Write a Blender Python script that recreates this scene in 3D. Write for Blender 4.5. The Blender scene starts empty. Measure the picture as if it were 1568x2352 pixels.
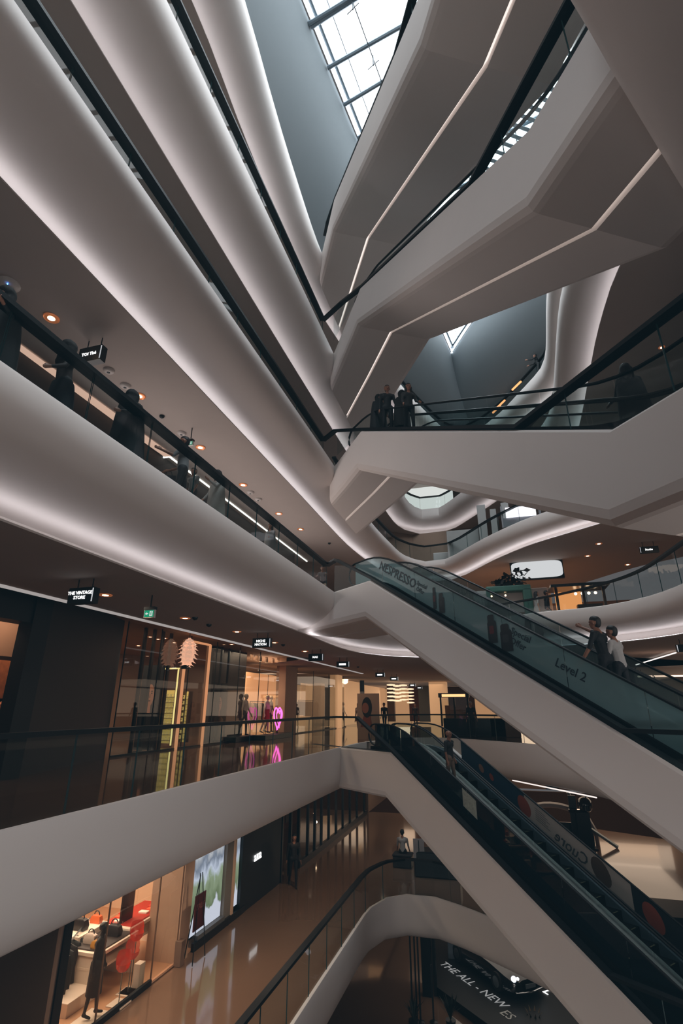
import bpy, bmesh, math, random
from mathutils import Vector, Matrix
random.seed(7)
C = bpy.context.scene.collection
SC = bpy.context.scene
PI = math.pi

# ------------------------------------------------------------------ camera model (1568 x 2352)
W, H, FPX = 1568.0, 2352.0, 1175.0
PITCH, YAW, CZ = math.radians(20.9), math.radians(16.2), 1.45
EYE = Vector((0, 0, CZ))
FWD = Vector((-math.sin(YAW)*math.cos(PITCH), math.cos(YAW)*math.cos(PITCH), math.sin(PITCH)))
RIGHT = Vector((math.cos(YAW), math.sin(YAW), 0))
UP = RIGHT.cross(FWD)
def ray(px, py):
    return RIGHT*((px-W/2)/FPX) - UP*((py-H/2)/FPX) + FWD
def at(px, py, z=None, x=None, y=None):
    """where the sight line through a photo pixel meets a level z (or an upright plane x / y)"""
    d = ray(px, py)
    if z is not None: t = (z-CZ)/d.z
    elif x is not None: t = x/d.x
    else: t = y/d.y
    return EYE + d*t
def at_plane(px, py, p0, n):
    d = ray(px, py); t = (p0-EYE).dot(n)/d.dot(n)
    return EYE + d*t

cam_d = bpy.data.cameras.new('camera'); cam = bpy.data.objects.new('camera', cam_d); C.objects.link(cam)
cam.location = EYE
cam.rotation_euler = (PI/2+PITCH, 0, YAW)
cam_d.sensor_fit = 'VERTICAL'; cam_d.sensor_height = 36.0; cam_d.lens = FPX/H*36.0
cam_d.clip_start = 0.05; cam_d.clip_end = 300
SC.camera = cam

# ------------------------------------------------------------------ materials
def lin(c):
    r = []
    for v in c:
        v = v/255.0
        r.append(v/12.92 if v <= 0.04045 else ((v+0.055)/1.055)**2.4)
    return (r[0], r[1], r[2], 1.0)
MATS = {}
def mat(name, rgb, rough=0.6, metal=0.0, spec=0.5, var=0.06, scale=3.0, bump=0.0, alpha=1.0, emit=None, es=0.0, coat=0.0):
    if name in MATS: return MATS[name]
    m = bpy.data.materials.new(name); m.use_nodes = True
    nt = m.node_tree; b = nt.nodes['Principled BSDF']
    col = lin(rgb)
    b.inputs['Roughness'].default_value = rough
    b.inputs['Metallic'].default_value = metal
    b.inputs['Specular IOR Level'].default_value = spec
    b.inputs['Coat Weight'].default_value = coat
    tc = nt.nodes.new('ShaderNodeTexCoord'); nz = nt.nodes.new('ShaderNodeTexNoise')
    nz.inputs['Scale'].default_value = scale; nz.inputs['Detail'].default_value = 3
    nt.links.new(tc.outputs['Object'], nz.inputs['Vector'])
    mx = nt.nodes.new('ShaderNodeMix'); mx.data_type = 'RGBA'
    mx.inputs[6].default_value = tuple(max(0, v*(1-var)) for v in col[:3])+(1,)
    mx.inputs[7].default_value = tuple(min(1, v*(1+var)) for v in col[:3])+(1,)
    nt.links.new(nz.outputs['Fac'], mx.inputs[0])
    nt.links.new(mx.outputs[2], b.inputs['Base Color'])
    if bump:
        bp = nt.nodes.new('ShaderNodeBump'); bp.inputs['Strength'].default_value = bump
        nt.links.new(nz.outputs['Fac'], bp.inputs['Height']); nt.links.new(bp.outputs['Normal'], b.inputs['Normal'])
    if emit is not None:
        b.inputs['Emission Color'].default_value = lin(emit); b.inputs['Emission Strength'].default_value = es
    if alpha < 1: b.inputs['Alpha'].default_value = alpha
    MATS[name] = m
    return m
def emis(name, rgb, s):
    if name in MATS: return MATS[name]
    m = bpy.data.materials.new(name); m.use_nodes = True; nt = m.node_tree
    nt.nodes.remove(nt.nodes['Principled BSDF'])
    e = nt.nodes.new('ShaderNodeEmission'); e.inputs['Color'].default_value = lin(rgb); e.inputs['Strength'].default_value = s
    nt.links.new(e.outputs[0], nt.nodes['Material Output'].inputs[0])
    MATS[name] = m
    return m
def glassmat(name, tint, refl=1.0, body=0.0, bodyrgb=(90, 120, 125)):
    """thin architectural glass: clear pane with a fresnel reflection, optional milky film"""
    if name in MATS: return MATS[name]
    m = bpy.data.materials.new(name); m.use_nodes = True; nt = m.node_tree
    nt.nodes.remove(nt.nodes['Principled BSDF'])
    tr = nt.nodes.new('ShaderNodeBsdfTransparent'); tr.inputs[0].default_value = lin(tint)
    gl = nt.nodes.new('ShaderNodeBsdfGlossy'); gl.inputs['Roughness'].default_value = 0.02
    lw = nt.nodes.new('ShaderNodeLayerWeight'); lw.inputs['Blend'].default_value = .5
    pw = nt.nodes.new('ShaderNodeMath'); pw.operation = 'POWER'; pw.inputs[1].default_value = 4.5
    nt.links.new(lw.outputs['Facing'], pw.inputs[0])
    mul = nt.nodes.new('ShaderNodeMath'); mul.operation = 'MULTIPLY_ADD'; mul.inputs[1].default_value = .40*refl; mul.inputs[2].default_value = .035*refl; mul.use_clamp = True
    nt.links.new(pw.outputs[0], mul.inputs[0])
    mx = nt.nodes.new('ShaderNodeMixShader')
    nt.links.new(mul.outputs[0], mx.inputs[0])
    first = tr.outputs[0]
    if body > 0:
        df = nt.nodes.new('ShaderNodeBsdfDiffuse'); df.inputs[0].default_value = lin(bodyrgb)
        m2 = nt.nodes.new('ShaderNodeMixShader'); m2.inputs[0].default_value = body
        nt.links.new(tr.outputs[0], m2.inputs[1]); nt.links.new(df.outputs[0], m2.inputs[2]); first = m2.outputs[0]
    nt.links.new(first, mx.inputs[1]); nt.links.new(gl.outputs[0], mx.inputs[2])
    nt.links.new(mx.outputs[0], nt.nodes['Material Output'].inputs[0])
    MATS[name] = m
    return m

PLASTER = mat('white_plaster', (226, 219, 215), 0.75, var=0.02, scale=1.2)
PLASTER_D = mat('grey_plaster', (200, 192, 188), 0.8, var=0.02)
CEIL = mat('ceiling_paint', (188, 178, 173), 0.85, var=0.03)
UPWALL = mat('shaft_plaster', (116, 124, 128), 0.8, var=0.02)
BLACK = mat('black_metal', (13, 22, 27), 0.35, spec=0.4)
DARK = mat('dark_cladding', (9, 15, 19), 0.55)
RUBBER = mat('handrail_rubber', (9, 14, 17), 0.5, spec=0.25)
STEEL = mat('brushed_steel', (150, 158, 160), 0.32, metal=0.9)
DSTEEL = mat('dark_step_steel', (4, 6, 7), 0.8, spec=.1)
BSTEEL = mat('bluish_steel', (150, 172, 188), 0.3, metal=.7)
DECK = mat('deck_panel', (158, 170, 168), 0.45, metal=.2)
FLOOR = mat('polished_stone', (122, 96, 78), 0.09, spec=0.8, var=0.08, scale=0.7, coat=0.3)
FLOOR2 = mat('polished_dark_stone', (112, 80, 60), 0.07, spec=0.9, var=0.1, scale=0.6, coat=0.4)
GLASS = glassmat('clear_glass', (228, 236, 236), .55)
SHOPGLASS = glassmat('shop_glass', (232, 232, 226), 3.0)
EDGE = mat('glass_edge', (40, 70, 72), 0.2)
FILM = glassmat('teal_film', (165, 188, 190), 1.0, 0.5, (146, 184, 190))
FILM2 = glassmat('clear_film', (190, 208, 210), 1.0, 0.30, (165, 176, 176))
LED = emis('cove_led', (250, 246, 252), 3.7)
LEDW = emis('slot_led', (255, 240, 232), 1.1)
EDGELED = emis('edge_led', (232, 244, 255), 6.0)
LEDLINE = emis('line_led', (255, 248, 240), 2.6)
WARMP = emis('warm_panel', (255, 205, 180), 0.75)
SKYG = emis('bright_sky_glass', (240, 249, 255), 5.5)
DOWN = emis('downlight_lens', (255, 214, 170), 9.0)
TRIMW = mat('white_metal', (215, 210, 208), 0.4)
COPPER = mat('downlight_reflector', (214, 140, 96), 0.3, metal=0.8, emit=(220, 130, 80), es=0.25)
WHITEL = emis('white_lettering', (255, 255, 255), 1.6)

# ------------------------------------------------------------------ mesh helpers
class MB:
    def __init__(s): s.v, s.f, s.m = [], [], []
    def add(s, vs, fs, mi=0):
        o = len(s.v); s.v += [tuple(p) for p in vs]; s.f += [tuple(i+o for i in f) for f in fs]; s.m += [mi]*len(fs); return s
    def box(s, c, d, rz=0, mi=0, R=None):
        hx, hy, hz = d[0]/2, d[1]/2, d[2]/2
        if R is None: R = Matrix.Rotation(rz, 3, 'Z')
        c = Vector(c)
        ps = [c + R @ Vector((x*hx, y*hy, z*hz)) for x in (-1, 1) for y in (-1, 1) for z in (-1, 1)]
        return s.add(ps, [(0, 1, 3, 2), (4, 6, 7, 5), (0, 4, 5, 1), (2, 3, 7, 6), (0, 2, 6, 4), (1, 5, 7, 3)], mi)
    def quad(s, a, b, c, d, mi=0): return s.add([a, b, c, d], [(0, 1, 2, 3)], mi)
    def poly(s, pts, mi=0): return s.add(pts, [tuple(range(len(pts)))], mi)
    def grid(s, rows, mi=0, close=False):
        n = len(rows[0]); vs = [p for r in rows for p in r]; fs = []
        for i in range(len(rows)-1):
            for j in range(n-1 if not close else n):
                a = i*n+j; b = i*n+(j+1) % n
                fs.append((a, b, b+n, a+n))
        return s.add(vs, fs, mi)
    def tube(s, path, r, n=8, mi=0, ry=None, caps=True, up=Vector((0, 0, 1))):
        path = [Vector(p) for p in path]; rows = []
        ry = ry or r
        for i, p in enumerate(path):
            t = (path[min(i+1, len(path)-1)]-path[max(i-1, 0)]).normalized()
            a = t.cross(up)
            if a.length < 1e-3: a = t.cross(Vector((1, 0, 0)))
            a.normalize(); b = a.cross(t).normalized()
            rr = r[i] if isinstance(r, (list, tuple)) else r
            r2 = ry[i] if isinstance(ry, (list, tuple)) else ry
            rows.append([p + a*math.cos(k*2*PI/n+PI/n)*rr + b*math.sin(k*2*PI/n+PI/n)*r2 for k in range(n)])
        s.grid(rows, mi, True)
        if caps:
            o = len(s.v)-len(rows)*n
            s.f.append(tuple(o+k for k in range(n))); s.m.append(mi)
            o = len(s.v)-n
            s.f.append(tuple(o+k for k in reversed(range(n)))); s.m.append(mi)
        return s
    def lathe(s, c, prof, n=16, mi=0, axis='Z', sx=1, sy=1):
        c = Vector(c); rows = []
        for r, h in prof:
            row = []
            for k in range(n):
                a = k*2*PI/n
                if axis == 'Z': row.append(c+Vector((r*math.cos(a)*sx, r*math.sin(a)*sy, h)))
                elif axis == 'Y': row.append(c+Vector((r*math.cos(a), h, r*math.sin(a))))
                else: row.append(c+Vector((h, r*math.cos(a), r*math.sin(a))))
            rows.append(row)
        s.grid(rows, mi, True)
        n0 = len(s.v)-len(rows)*n
        s.f.append(tuple(n0+k for k in reversed(range(n)))); s.m.append(mi)
        s.f.append(tuple(len(s.v)-n+k for k in range(n))); s.m.append(mi)
        return s
    def sphere(s, c, r, n=10, mi=0, sz=1.0):
        prof = [(max(1e-3, r*math.sin(PI*i/n)), -r*math.cos(PI*i/n)*sz) for i in range(n+1)]
        return s.lathe(c, prof, n+4, mi)
    def build(s, name, mats, parent=None, smooth=False, bevel=0, loc=None, recalc=True):
        me = bpy.data.meshes.new(name); 
        o0 = Vector(loc) if loc is not None else None
        vs = s.v if o0 is None else [tuple(Vector(p)-o0) for p in s.v]
        me.from_pydata(vs, [], s.f)
        if not isinstance(mats, (list, tuple)): mats = [mats]
        for m in mats: me.materials.append(m)
        for p, i in zip(me.polygons, s.m): p.material_index = i
        if recalc:
            bm = bmesh.new(); bm.from_mesh(me); bmesh.ops.remove_doubles(bm, verts=bm.verts, dist=1e-5)
            bmesh.ops.recalc_face_normals(bm, faces=bm.faces); bm.to_mesh(me); bm.free()
        if smooth:
            for p in me.polygons: p.use_smooth = True
            try: me.set_sharp_from_angle(angle=math.radians(40))
            except Exception: pass
        o = bpy.data.objects.new(name, me); C.objects.link(o)
        if o0 is not None: o.location = o0
        if parent is not None: put(o, parent)
        if bevel:
            b = o.modifiers.new('bevel', 'BEVEL'); b.width = bevel; b.segments = 2; b.limit_method = 'ANGLE'
        return o
def put(o, parent):
    o.parent = parent
    o.matrix_parent_inverse = Matrix.Translation(-Vector(wloc(parent))) if True else Matrix()
def wloc(o):
    l = Vector(o.location)
    p = o.parent
    return l if p is None else l  # parents here are never rotated: children keep world coordinates
def tag(o, label=None, cat=None, group=None, kind=None):
    if label: o['label'] = label
    if cat: o['category'] = cat
    if group: o['group'] = group
    if kind: o['kind'] = kind
    return o
def thing(name, label, cat, loc=(0, 0, 0), group=None):
    o = bpy.data.objects.new(name, None); C.objects.link(o); o.location = loc; o.empty_display_size = 0.2
    return tag(o, label, cat, group)
def struct(o): o['kind'] = 'structure'; return o

def text_mesh(s, size, name='lettering', extrude=0.004, align='CENTER', spacing=1.0, shear=0.0, bold=.012):
    cu = bpy.data.curves.new(name, 'FONT'); cu.body = s; cu.size = size; cu.extrude = extrude
    cu.align_x = align; cu.align_y = 'CENTER'; cu.space_character = spacing; cu.resolution_u = 2; cu.shear = shear
    cu.offset = size*bold
    o = bpy.data.objects.new(name, cu); C.objects.link(o)
    dg = bpy.context.evaluated_depsgraph_get()
    me = bpy.data.meshes.new_from_object(o.evaluated_get(dg)); bpy.data.objects.remove(o)
    return me
def lettering(s, size, origin, xdir, ydir, m, parent=None, name='lettering', **kw):
    me = text_mesh(s, size, name, **kw)
    X = Vector(xdir).normalized(); Y = Vector(ydir).normalized(); Z = X.cross(Y)
    M = Matrix(((X.x, Y.x, Z.x), (X.y, Y.y, Z.y), (X.z, Y.z, Z.z))).to_4x4(); M.translation = Vector(origin)
    me.transform(M); me.materials.clear(); me.materials.append(m)
    o = bpy.data.objects.new(name, me); C.objects.link(o)
    if parent is not None: put(o, parent)
    return o

def smooth_curve(pts, step=0.6, closed=False, straight=()):
    """Catmull-Rom through (x, y) points, resampled"""
    P = [Vector((p[0], p[1])) for p in pts]; out = []
    n = len(P)
    for i in range(n-1):
        p0 = P[max(i-1, 0)]; p1 = P[i]; p2 = P[i+1]; p3 = P[min(i+2, n-1)]
        L = (p2-p1).length; k = max(1, int(L/step))
        m1 = (p2-p0)*0.5; m2 = (p3-p1)*0.5
        # keep tangents no longer than the segment
        if m1.length > L: m1 = m1.normalized()*L
        if m2.length > L: m2 = m2.normalized()*L
        for j in range(k):
            t = j/k
            h = (2*t**3-3*t**2+1)*p1+(t**3-2*t**2+t)*m1+(-2*t**3+3*t**2)*p2+(t**3-t**2)*m2
            out.append(h)
    out.append(P[-1]); return out
def resample(cv, n):
    L = [0]
    for a, b in zip(cv, cv[1:]): L.append(L[-1]+(b-a).length)
    out = []; j = 0
    for i in range(n):
        d = L[-1]*i/(n-1)
        while j < len(L)-2 and L[j+1] < d: j += 1
        t = (d-L[j])/max(1e-9, L[j+1]-L[j]); out.append(cv[j].lerp(cv[j+1], min(1, max(0, t))))
    return out
def offset(cv, d):
    """offset away from the void (to the left of travel)"""
    out = []
    for i, p in enumerate(cv):
        t = (cv[min(i+1, len(cv)-1)]-cv[max(i-1, 0)]).normalized()
        out.append(p + Vector((-t.y, t.x))*d)
    return out
def V3(p, z): return Vector((p.x, p.y, z))
# ------------------------------------------------------------------ storeys: floors, curved white edge bands, ceilings
def curve3(pts, step=0.7):
    P = [Vector(p) for p in pts]; out = []; n = len(P)
    for i in range(n-1):
        p0 = P[max(i-1, 0)]; p1 = P[i]; p2 = P[i+1]; p3 = P[min(i+2, n-1)]
        L = (p2-p1).length; k = max(1, int(min(L, 9)/step))
        m1 = (p2-p0)*0.5; m2 = (p3-p1)*0.5
        if m1.length > L*0.9: m1 = m1.normalized()*L*0.9
        if m2.length > L*0.9: m2 = m2.normalized()*L*0.9
        for j in range(k):
            t = j/k
            out.append((2*t**3-3*t**2+1)*p1+(t**3-2*t**2+t)*m1+(-2*t**3+3*t**2)*p2+(t**3-t**2)*m2)
    out.append(P[-1]); return out
LEVELS = {
 1: dict(z=-5, lip=-6.35, led=0, out=16, pts=[(-5, -8, .5), (-5, 8, .5), (-5, 19.4, .5), (-4.95, 20.8, .5), (-4.6, 21.9, .5), (-4.0, 22.4, .5), (-3, 22.4, .5), (-1.3, 21.2, .5),
      (.3, 19.8, .5), (2.2, 17.5, .5), (3.6, 15, .5), (4.3, 12.5, .5), (4.5, 8, .5), (4.2, 2, .5), (4, -8, .5)]),
 2: dict(z=0, lip=-1.55, led=0, out=16, pts=[(-6.15, -8, .5), (-6.12, 8, .5), (-6.08, 20.4, .5), (-5.9, 24.5, .5), (-4.9, 27.6, .5), (-3.4, 28.7, .5), (-1.8, 27.8, .5), (.8, 25.2, .5),
      (2.6, 22.6, .5), (4.2, 18, .5), (4.8, 13, .5), (4.9, 9.5, .5), (5, 7, .5), (4.5, 4, .5), (4, 1, .5), (3.5, -8, .5)]),
 3: dict(z=5, lip=3.7, led=1, out=15, pts=[(-4.85, -8, 1.1), (-4.85, 8, 1.1), (-4.85, 16, 1.1), (-4.95, 20, 1.1), (-4.8, 22.5, 1.0), (-3.9, 24.6, .8), (-2.6, 25.3, .7), (-1.0, 24.6, .6),
      (.4, 23.0, .55), (1.8, 22.0, .55), (4.0, 21.2, .6), (5.2, 19.7, .7), (5.75, 17.6, .8), (6.1, 14, .8), (6, 9, .8), (5, 6.5, .8), (4, 4.5, .8), (3, 2, .8), (2.5, -8, .8)]),
 4: dict(z=10, lip=8.85, led=1, out=9, pts=[(-5.1, -8, 1.3), (-5.1, 8, 1.3), (-5.1, 16, 1.3), (-5.2, 23, 1.2), (-4.95, 27, 1.1), (-4.6, 29.6, 1.0), (-3.6, 31.3, .9), (-2.4, 31.1, .8), (-1.2, 29.4, .7),
      (0, 27.5, .6), (1.9, 25.1, .5), (3.8, 23.4, .5), (5.6, 21.6, .5), (6.3, 18, .6), (6.2, 13, .7), (5.2, 9.5, .7), (3.85, 7.3, .7), (2.35, 5.15, .7), (1.55, 3.95, .7), (.8, 1.5, .7), (.5, -8, .7)]),
 5: dict(z=15, lip=13.4, led=1, out=9, pts=[(-5.1, -8, 1.1), (-5.1, 8, 1.1), (-5.1, 15, 1.1), (-5.1, 25, 1.0), (-4.9, 31, 1.0), (-4.75, 33.6, .95), (-4.1, 35.2, .9), (-2.9, 35.2, .9), (-1.1, 32.7, .9),
      (.5, 30.3, .8), (2.2, 27.6, .8), (3.5, 24.8, .9), (3.75, 22.7, .95), (3.5, 17.6, 1), (3.45, 15.7, 1), (3.7, 13, .9), (4.6, 10, .9), (5.6, 8, .9), (7, 5, .9), (8, -8, .9)]),
 6: dict(z=20, lip=18.45, led=1, out=9, pts=[(-4.8, -8, 1), (-4.8, 4, 1), (-4.9, 7.2, .95), (-5.1, 9.2, .9), (-5.3, 11.5, .8), (-5.5, 16, .8), (-5.1, 20, .8), (-4.4, 24.5, .8), (-3.4, 28.3, .8), (-1.9, 32.7, .8),
      (-1.2, 34, .8), (-.5, 34.2, .8), (.5, 33.4, .8), (1.9, 31.6, .8), (3, 29.6, .8), (4.2, 27.2, .8), (4.35, 25.4, .8), (4.1, 21.6, .8), (4.0, 18, .8), (4, 10, .8), (4, -8, .8)]),
}
PROF_LED = [(.75, .02), (.10, .02), (.03, .0), (0, -.05), (0, -.24), (.02, -.32), (.07, -.40), (.16, -.475), (.29, -.54), (.45, -.60), (.64, -.65), (.84, -.69), (1.05, -.72), (1.3, -.74), (1.62, -.75), (1.66, -.99)]
PROF_RND = [(.2, .0), (.12, .01), (.03, 0), (0, -.04), (-.02, -.25), (-.02, -.5), (.02, -.68), (.12, -.82), (.3, -.92), (.6, -.98), (1.0, -1.0), (2.2, -1.0)]
NOSE = {}
def cut(p, d, k): return 4.3 if (k == 3 and p.x < -4.5 and p.y < 24) else d['out']
def lvl(k):
    d = LEVELS[k]; cv = curve3(d['pts']); nose = [Vector((p.x, p.y)) for p in cv]; offs = [p.z for p in cv]
    n = len(nose); nrm = []
    for i in range(n):
        t = (nose[min(i+1, n-1)]-nose[max(i-1, 0)]).normalized(); nrm.append(Vector((-t.y, t.x)))
    NOSE[k] = (nose, nrm, offs)
    t = d['z']-d['lip']; z = d['z']
    prof = PROF_LED if d['led'] else PROF_RND
    rows = [[Vector((p.x+q.x*o*a, p.y+q.y*o*a, z+b*t)) for a, b in prof] for p, q, o in zip(nose, nrm, offs)]
    m = MB(); m.grid(rows); band = m.build('trim_%d' % k, PLASTER, smooth=True); struct(band)
    # floor slab top
    m = MB(); m.grid([[Vector((p.x+q.x*o*(.7 if d['led'] else .15), p.y+q.y*o*(.7 if d['led'] else .15), z)), Vector((p.x+q.x*d['out'], p.y+q.y*d['out'], z))] for p, q, o in zip(nose, nrm, offs)])
    f = m.build('floor', FLOOR2 if k == 2 else FLOOR); struct(f)
    # ceiling of the storey below, with a small upstand hiding the cove light
    zc = d['lip']; m = MB(); a0 = 1.0
    m.grid([[Vector((p.x+q.x*o*1.06, p.y+q.y*o*1.06, zc+.035)), Vector((p.x+q.x*o*a0, p.y+q.y*o*a0, zc+.03)), Vector((p.x+q.x*o*a0, p.y+q.y*o*a0, zc)),
             Vector((p.x+q.x*cut(p, d, k), p.y+q.y*cut(p, d, k), zc))] for p, q, o in zip(nose, nrm, offs)])
    c = m.build('ceiling', CEIL); struct(c)
    if d['led']:
        m = MB(); n0 = 0; n1 = n
        if k == 4: n1 = next(i for i, p in enumerate(nose) if p.x > 5 and p.y < 12)
        rows = [[Vector((p.x+q.x*o*1.07, p.y+q.y*o*1.07, zc+.045)), Vector((p.x+q.x*(o*1.07+.13), p.y+q.y*(o*1.07+.13), zc+.045))] for p, q, o in zip(nose, nrm, offs)][n0:n1]
        m.grid(rows); m.build('light_strip', LED, band)
    return band
BANDS = {k: lvl(k) for k in LEVELS}
# ground floor and camera-side deck
m = MB(); m.box((0, 20, -10.1), (60, 80, .2)); struct(m.build('floor', FLOOR))
m = MB(); m.box((-1, -3.6, -.15), (10.4, 8, .3)); struct(m.build('floor', FLOOR2))

# back walls of the storeys (set back behind the walkways)
def backwall(k, off, z0, z1, name, matl, i0=0, i1=None):
    nose, nrm, offs = NOSE[k]; rows = []
    for p, q in list(zip(nose, nrm))[i0:i1]:
        a = p+q*off; rows.append([V3(a, z0), V3(a, z1)])
    m = MB(); m.grid(rows); return struct(m.build(name, matl))
WALLW = mat('shop_wall', (150, 126, 108), 0.7)
n3 = next(i for i, p in enumerate(NOSE[3][0]) if p.y > 23)
backwall(3, 4.6, 5, 8.85, 'wall_left', mat('dark_wall', (58, 50, 46), 0.7), 0, n3)
backwall(4, 5.0, 10, 13.4, 'wall_back', WALLW)
backwall(5, 5.0, 15, 18.45, 'wall_right', WALLW)

# upper shaft: sloping walls from the top storey up to the rooflight
nose6, nrm6, offs6 = NOSE[6]
tip = max(range(len(nose6)), key=lambda i: nose6[i].y)
sk_left = [Vector(p) for p in ((-5.9, -8), (-5.0, 5.5), (-4.5, 10.1), (-3.75, 15.5), (-2.4, 23.5), (-.9, 32.4))]
sk_right = [Vector(p) for p in ((-.9, 32.4), (.3, 30.2), (2.6, 26.2), (5.1, 21.6), (7.6, 17), (10, 12), (12, 6), (13, -8))]
base = [p+q*2.6 for p, q in zip(nose6, nrm6)]
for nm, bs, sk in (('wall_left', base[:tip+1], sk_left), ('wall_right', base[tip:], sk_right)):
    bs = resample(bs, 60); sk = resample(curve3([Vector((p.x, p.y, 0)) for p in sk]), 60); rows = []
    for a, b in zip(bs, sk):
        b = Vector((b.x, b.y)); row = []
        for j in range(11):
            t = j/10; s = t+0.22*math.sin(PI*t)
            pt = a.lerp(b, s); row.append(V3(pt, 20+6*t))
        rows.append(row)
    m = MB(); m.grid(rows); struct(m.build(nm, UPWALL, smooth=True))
# rooflight: bright glass, steel tubes, tension cables, edge light
m = MB(); poly = [V3(p, 26.25) for p in sk_left] + [V3(p, 26.25) for p in sk_right[1:]]
m.poly(poly); win = struct(m.build('window_1', SKYG))
m = MB(); m.tube([V3(p, 26.0)+Vector((.10, 0, 0)) for p in sk_left], .03, 6); m.tube([V3(p, 26.0)+Vector((-.10, 0, 0)) for p in sk_right], .03, 6); m.build('light_strip', EDGELED, win)
FRAME = mat('skylight_steel', (112, 126, 136), 0.4, metal=0.3)
m = MB(); m.tube([V3(p, 26.1)+Vector((.28, 0, 0)) for p in sk_left], .07, 6); m.tube([V3(p, 26.15)+Vector((.85, 0, 0)) for p in sk_left], .02, 5)
m.tube([V3(p, 26.1)+Vector((-.28, 0, 0)) for p in sk_right], .07, 6)
m.build('edge_frame', FRAME, win)
def sk_beam(pa, pb):
    a = at(*pa, z=25.85); b = at(*pb, z=25.85); d = (b-a).normalized()
    return a-d*0.15, b+d*9
for pa, pb in (((722, 57), (808, 2)), ((760, 152), (919, 62)), ((796, 237), (871, 192))):
    a, b = sk_beam(pa, pb); m = MB(); m.tube([a, b], .09, 8); m.build('tube_beam', FRAME, win, smooth=True)
a0, b0 = sk_beam((796, 237), (871, 192)); a1, b1 = sk_beam((760, 152), (919, 62)); st = (a0-a1)
for k in range(1, 6):
    m = MB(); m.tube([a0+st*k, b0+st*k], .09, 8); m.build('tube_beam', FRAME, win, smooth=True)
for k in (1, 2, 3):
    m = MB(); m.tube([a1-st*k*1.05, b1-st*k*1.05], .09, 8); m.build('tube_beam', FRAME, win, smooth=True)
c0 = at(810, 5, z=25.7); c1 = at(876, 188, z=25.7); cd = (c1-c0).normalized()
for k in range(4):
    sh = (b1-a1).normalized()*(2.35*k)
    m = MB(); m.tube([c0-cd*8+sh, c1+cd*14+sh], .022, 5)
    for q in range(-2, 5):
        p = c0+(c1-c0)*(q*.68)+sh
        m.tube([p+Vector((0, 0, .2)), p-Vector((0, 0, .45))], .03, 5); m.tube([p+Vector((-.25, .1, -.42)), p+Vector((.25, -.1, -.42))], .018, 5)
    m.build('tension_cable', mat('cable', (70, 80, 88), .4), win)
# louvre blinds under the far right part of the rooflight
m = MB()
lb = at(1230, 250, z=25.6); ldir = Vector((.55, -.83, 0)); lw = Vector((.83, .55, 0))
for k in range(16):
    p = lb+ldir*(k-8)*.42
    m.box(p, (.16, 3.4, .03), rz=math.atan2(lw.y, lw.x)-PI/2)
m.build('blind', mat('blind_slat', (150, 165, 176), .6), win)

# ------------------------------------------------------------------ glass railings
def railing(name, label, cv, z, side_z0=0.0, pane=1.45, group=None, hr=0.055, height=1.1, rail_w=None, cat='railing'):
    """cv: list of (x, y) glass line"""
    root = thing(name, label, cat, V3(cv[0], z))
    L = [0]
    for a, b in zip(cv, cv[1:]): L.append(L[-1]+(b-a).length)
    n = max(1, round(L[-1]/pane)); k = 4
    pts = resample(cv, n*k+1)
    for i in range(n):
        seg = pts[i*k:i*k+k+1]; m = MB(); g = 0.012
        seg = [p.copy() for p in seg]
        d = (seg[1]-seg[0]).normalized()*g; seg[0] += d; d = (seg[-1]-seg[-2]).normalized()*g; seg[-1] -= d
        for a, b in zip(seg, seg[1:]): m.quad(V3(a, z+side_z0), V3(b, z+side_z0), V3(b, z+height-.03), V3(a, z+height-.03))
        for e in (seg[0], seg[-1]):
            t = (seg[1]-seg[0]).normalized()*.010; q = Vector((-t.y, t.x))*.8
            m.add([V3(e-q, z+side_z0), V3(e+q, z+side_z0), V3(e+q, z+height-.03), V3(e-q, z+height-.03)], [(0, 1, 2, 3)], 1)
        m.build('glass_panel', [GLASS, EDGE], root)
    m = MB(); m.tube([V3(p, z+height) for p in pts], hr*2.0, 4, ry=.05)
    m.build('handrail', RUBBER, root)
    return root
def side(k, off, y0, y1, left=True, step=1.0):
    nose, nrm, offs = NOSE[k]; out = []
    for p, q in zip(nose, nrm):
        if (p.x < 0) == left and y0 <= p.y <= y1: out.append(p+q*off)
    return out
def vline(x, y0, y1): return [Vector((x, y0)), Vector((x, y1))]
railing('glass_railing', 'glass railing with black handrail along the storefront walkway, left at eye level', vline(-6.25, -2, 20.62), 0, height=1.1, pane=1.5, hr=.05)
railing('glass_railing', 'glass railing with thick black handrail where people lean and walk, left side', vline(-5.36, -2, 16.6), 5, pane=1.45, hr=.075)
railing('glass_railing', 'dark handrail and glass railing two storeys above the storefronts, left side', vline(-5.56, -2, 16.6), 10, pane=1.45, hr=.075)
railing('glass_railing', 'dark handrail and glass railing three storeys above the storefronts, left side', vline(-5.35, -2, 15.7), 15, pane=1.45, hr=.075)
rl = [p+q*.08 for p, q in zip(NOSE[1][0], NOSE[1][1]) if not (p.x > 1.0)]
railing('glass_railing', 'curved glass railing with black handrail around the lowest opening', rl, -5, pane=1.4, hr=.055)
rl = [p+q*.45 for p, q in zip(NOSE[4][0], NOSE[4][1]) if p.y > 17.5 and p.x < 5.5]
railing('glass_railing', 'curved glass railing around the far rounded end, one storey above the right-hand shoppers', rl, 10, pane=1.6, hr=.06)
rl = [p+q*.45 for p, q in zip(NOSE[5][0], NOSE[5][1]) if p.y > 17.5]
railing('glass_railing', 'small curved railing high up at the far end in front of a bright white window', rl, 15, pane=2.0, hr=.06)
rl = [p+q*.45 for p, q in zip(NOSE[6][0], NOSE[6][1]) if p.y > 18]
railing('glass_railing', 'topmost V-shaped glass railing below the grey sloping shaft walls', rl, 20, pane=2.0, hr=.06)
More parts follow.
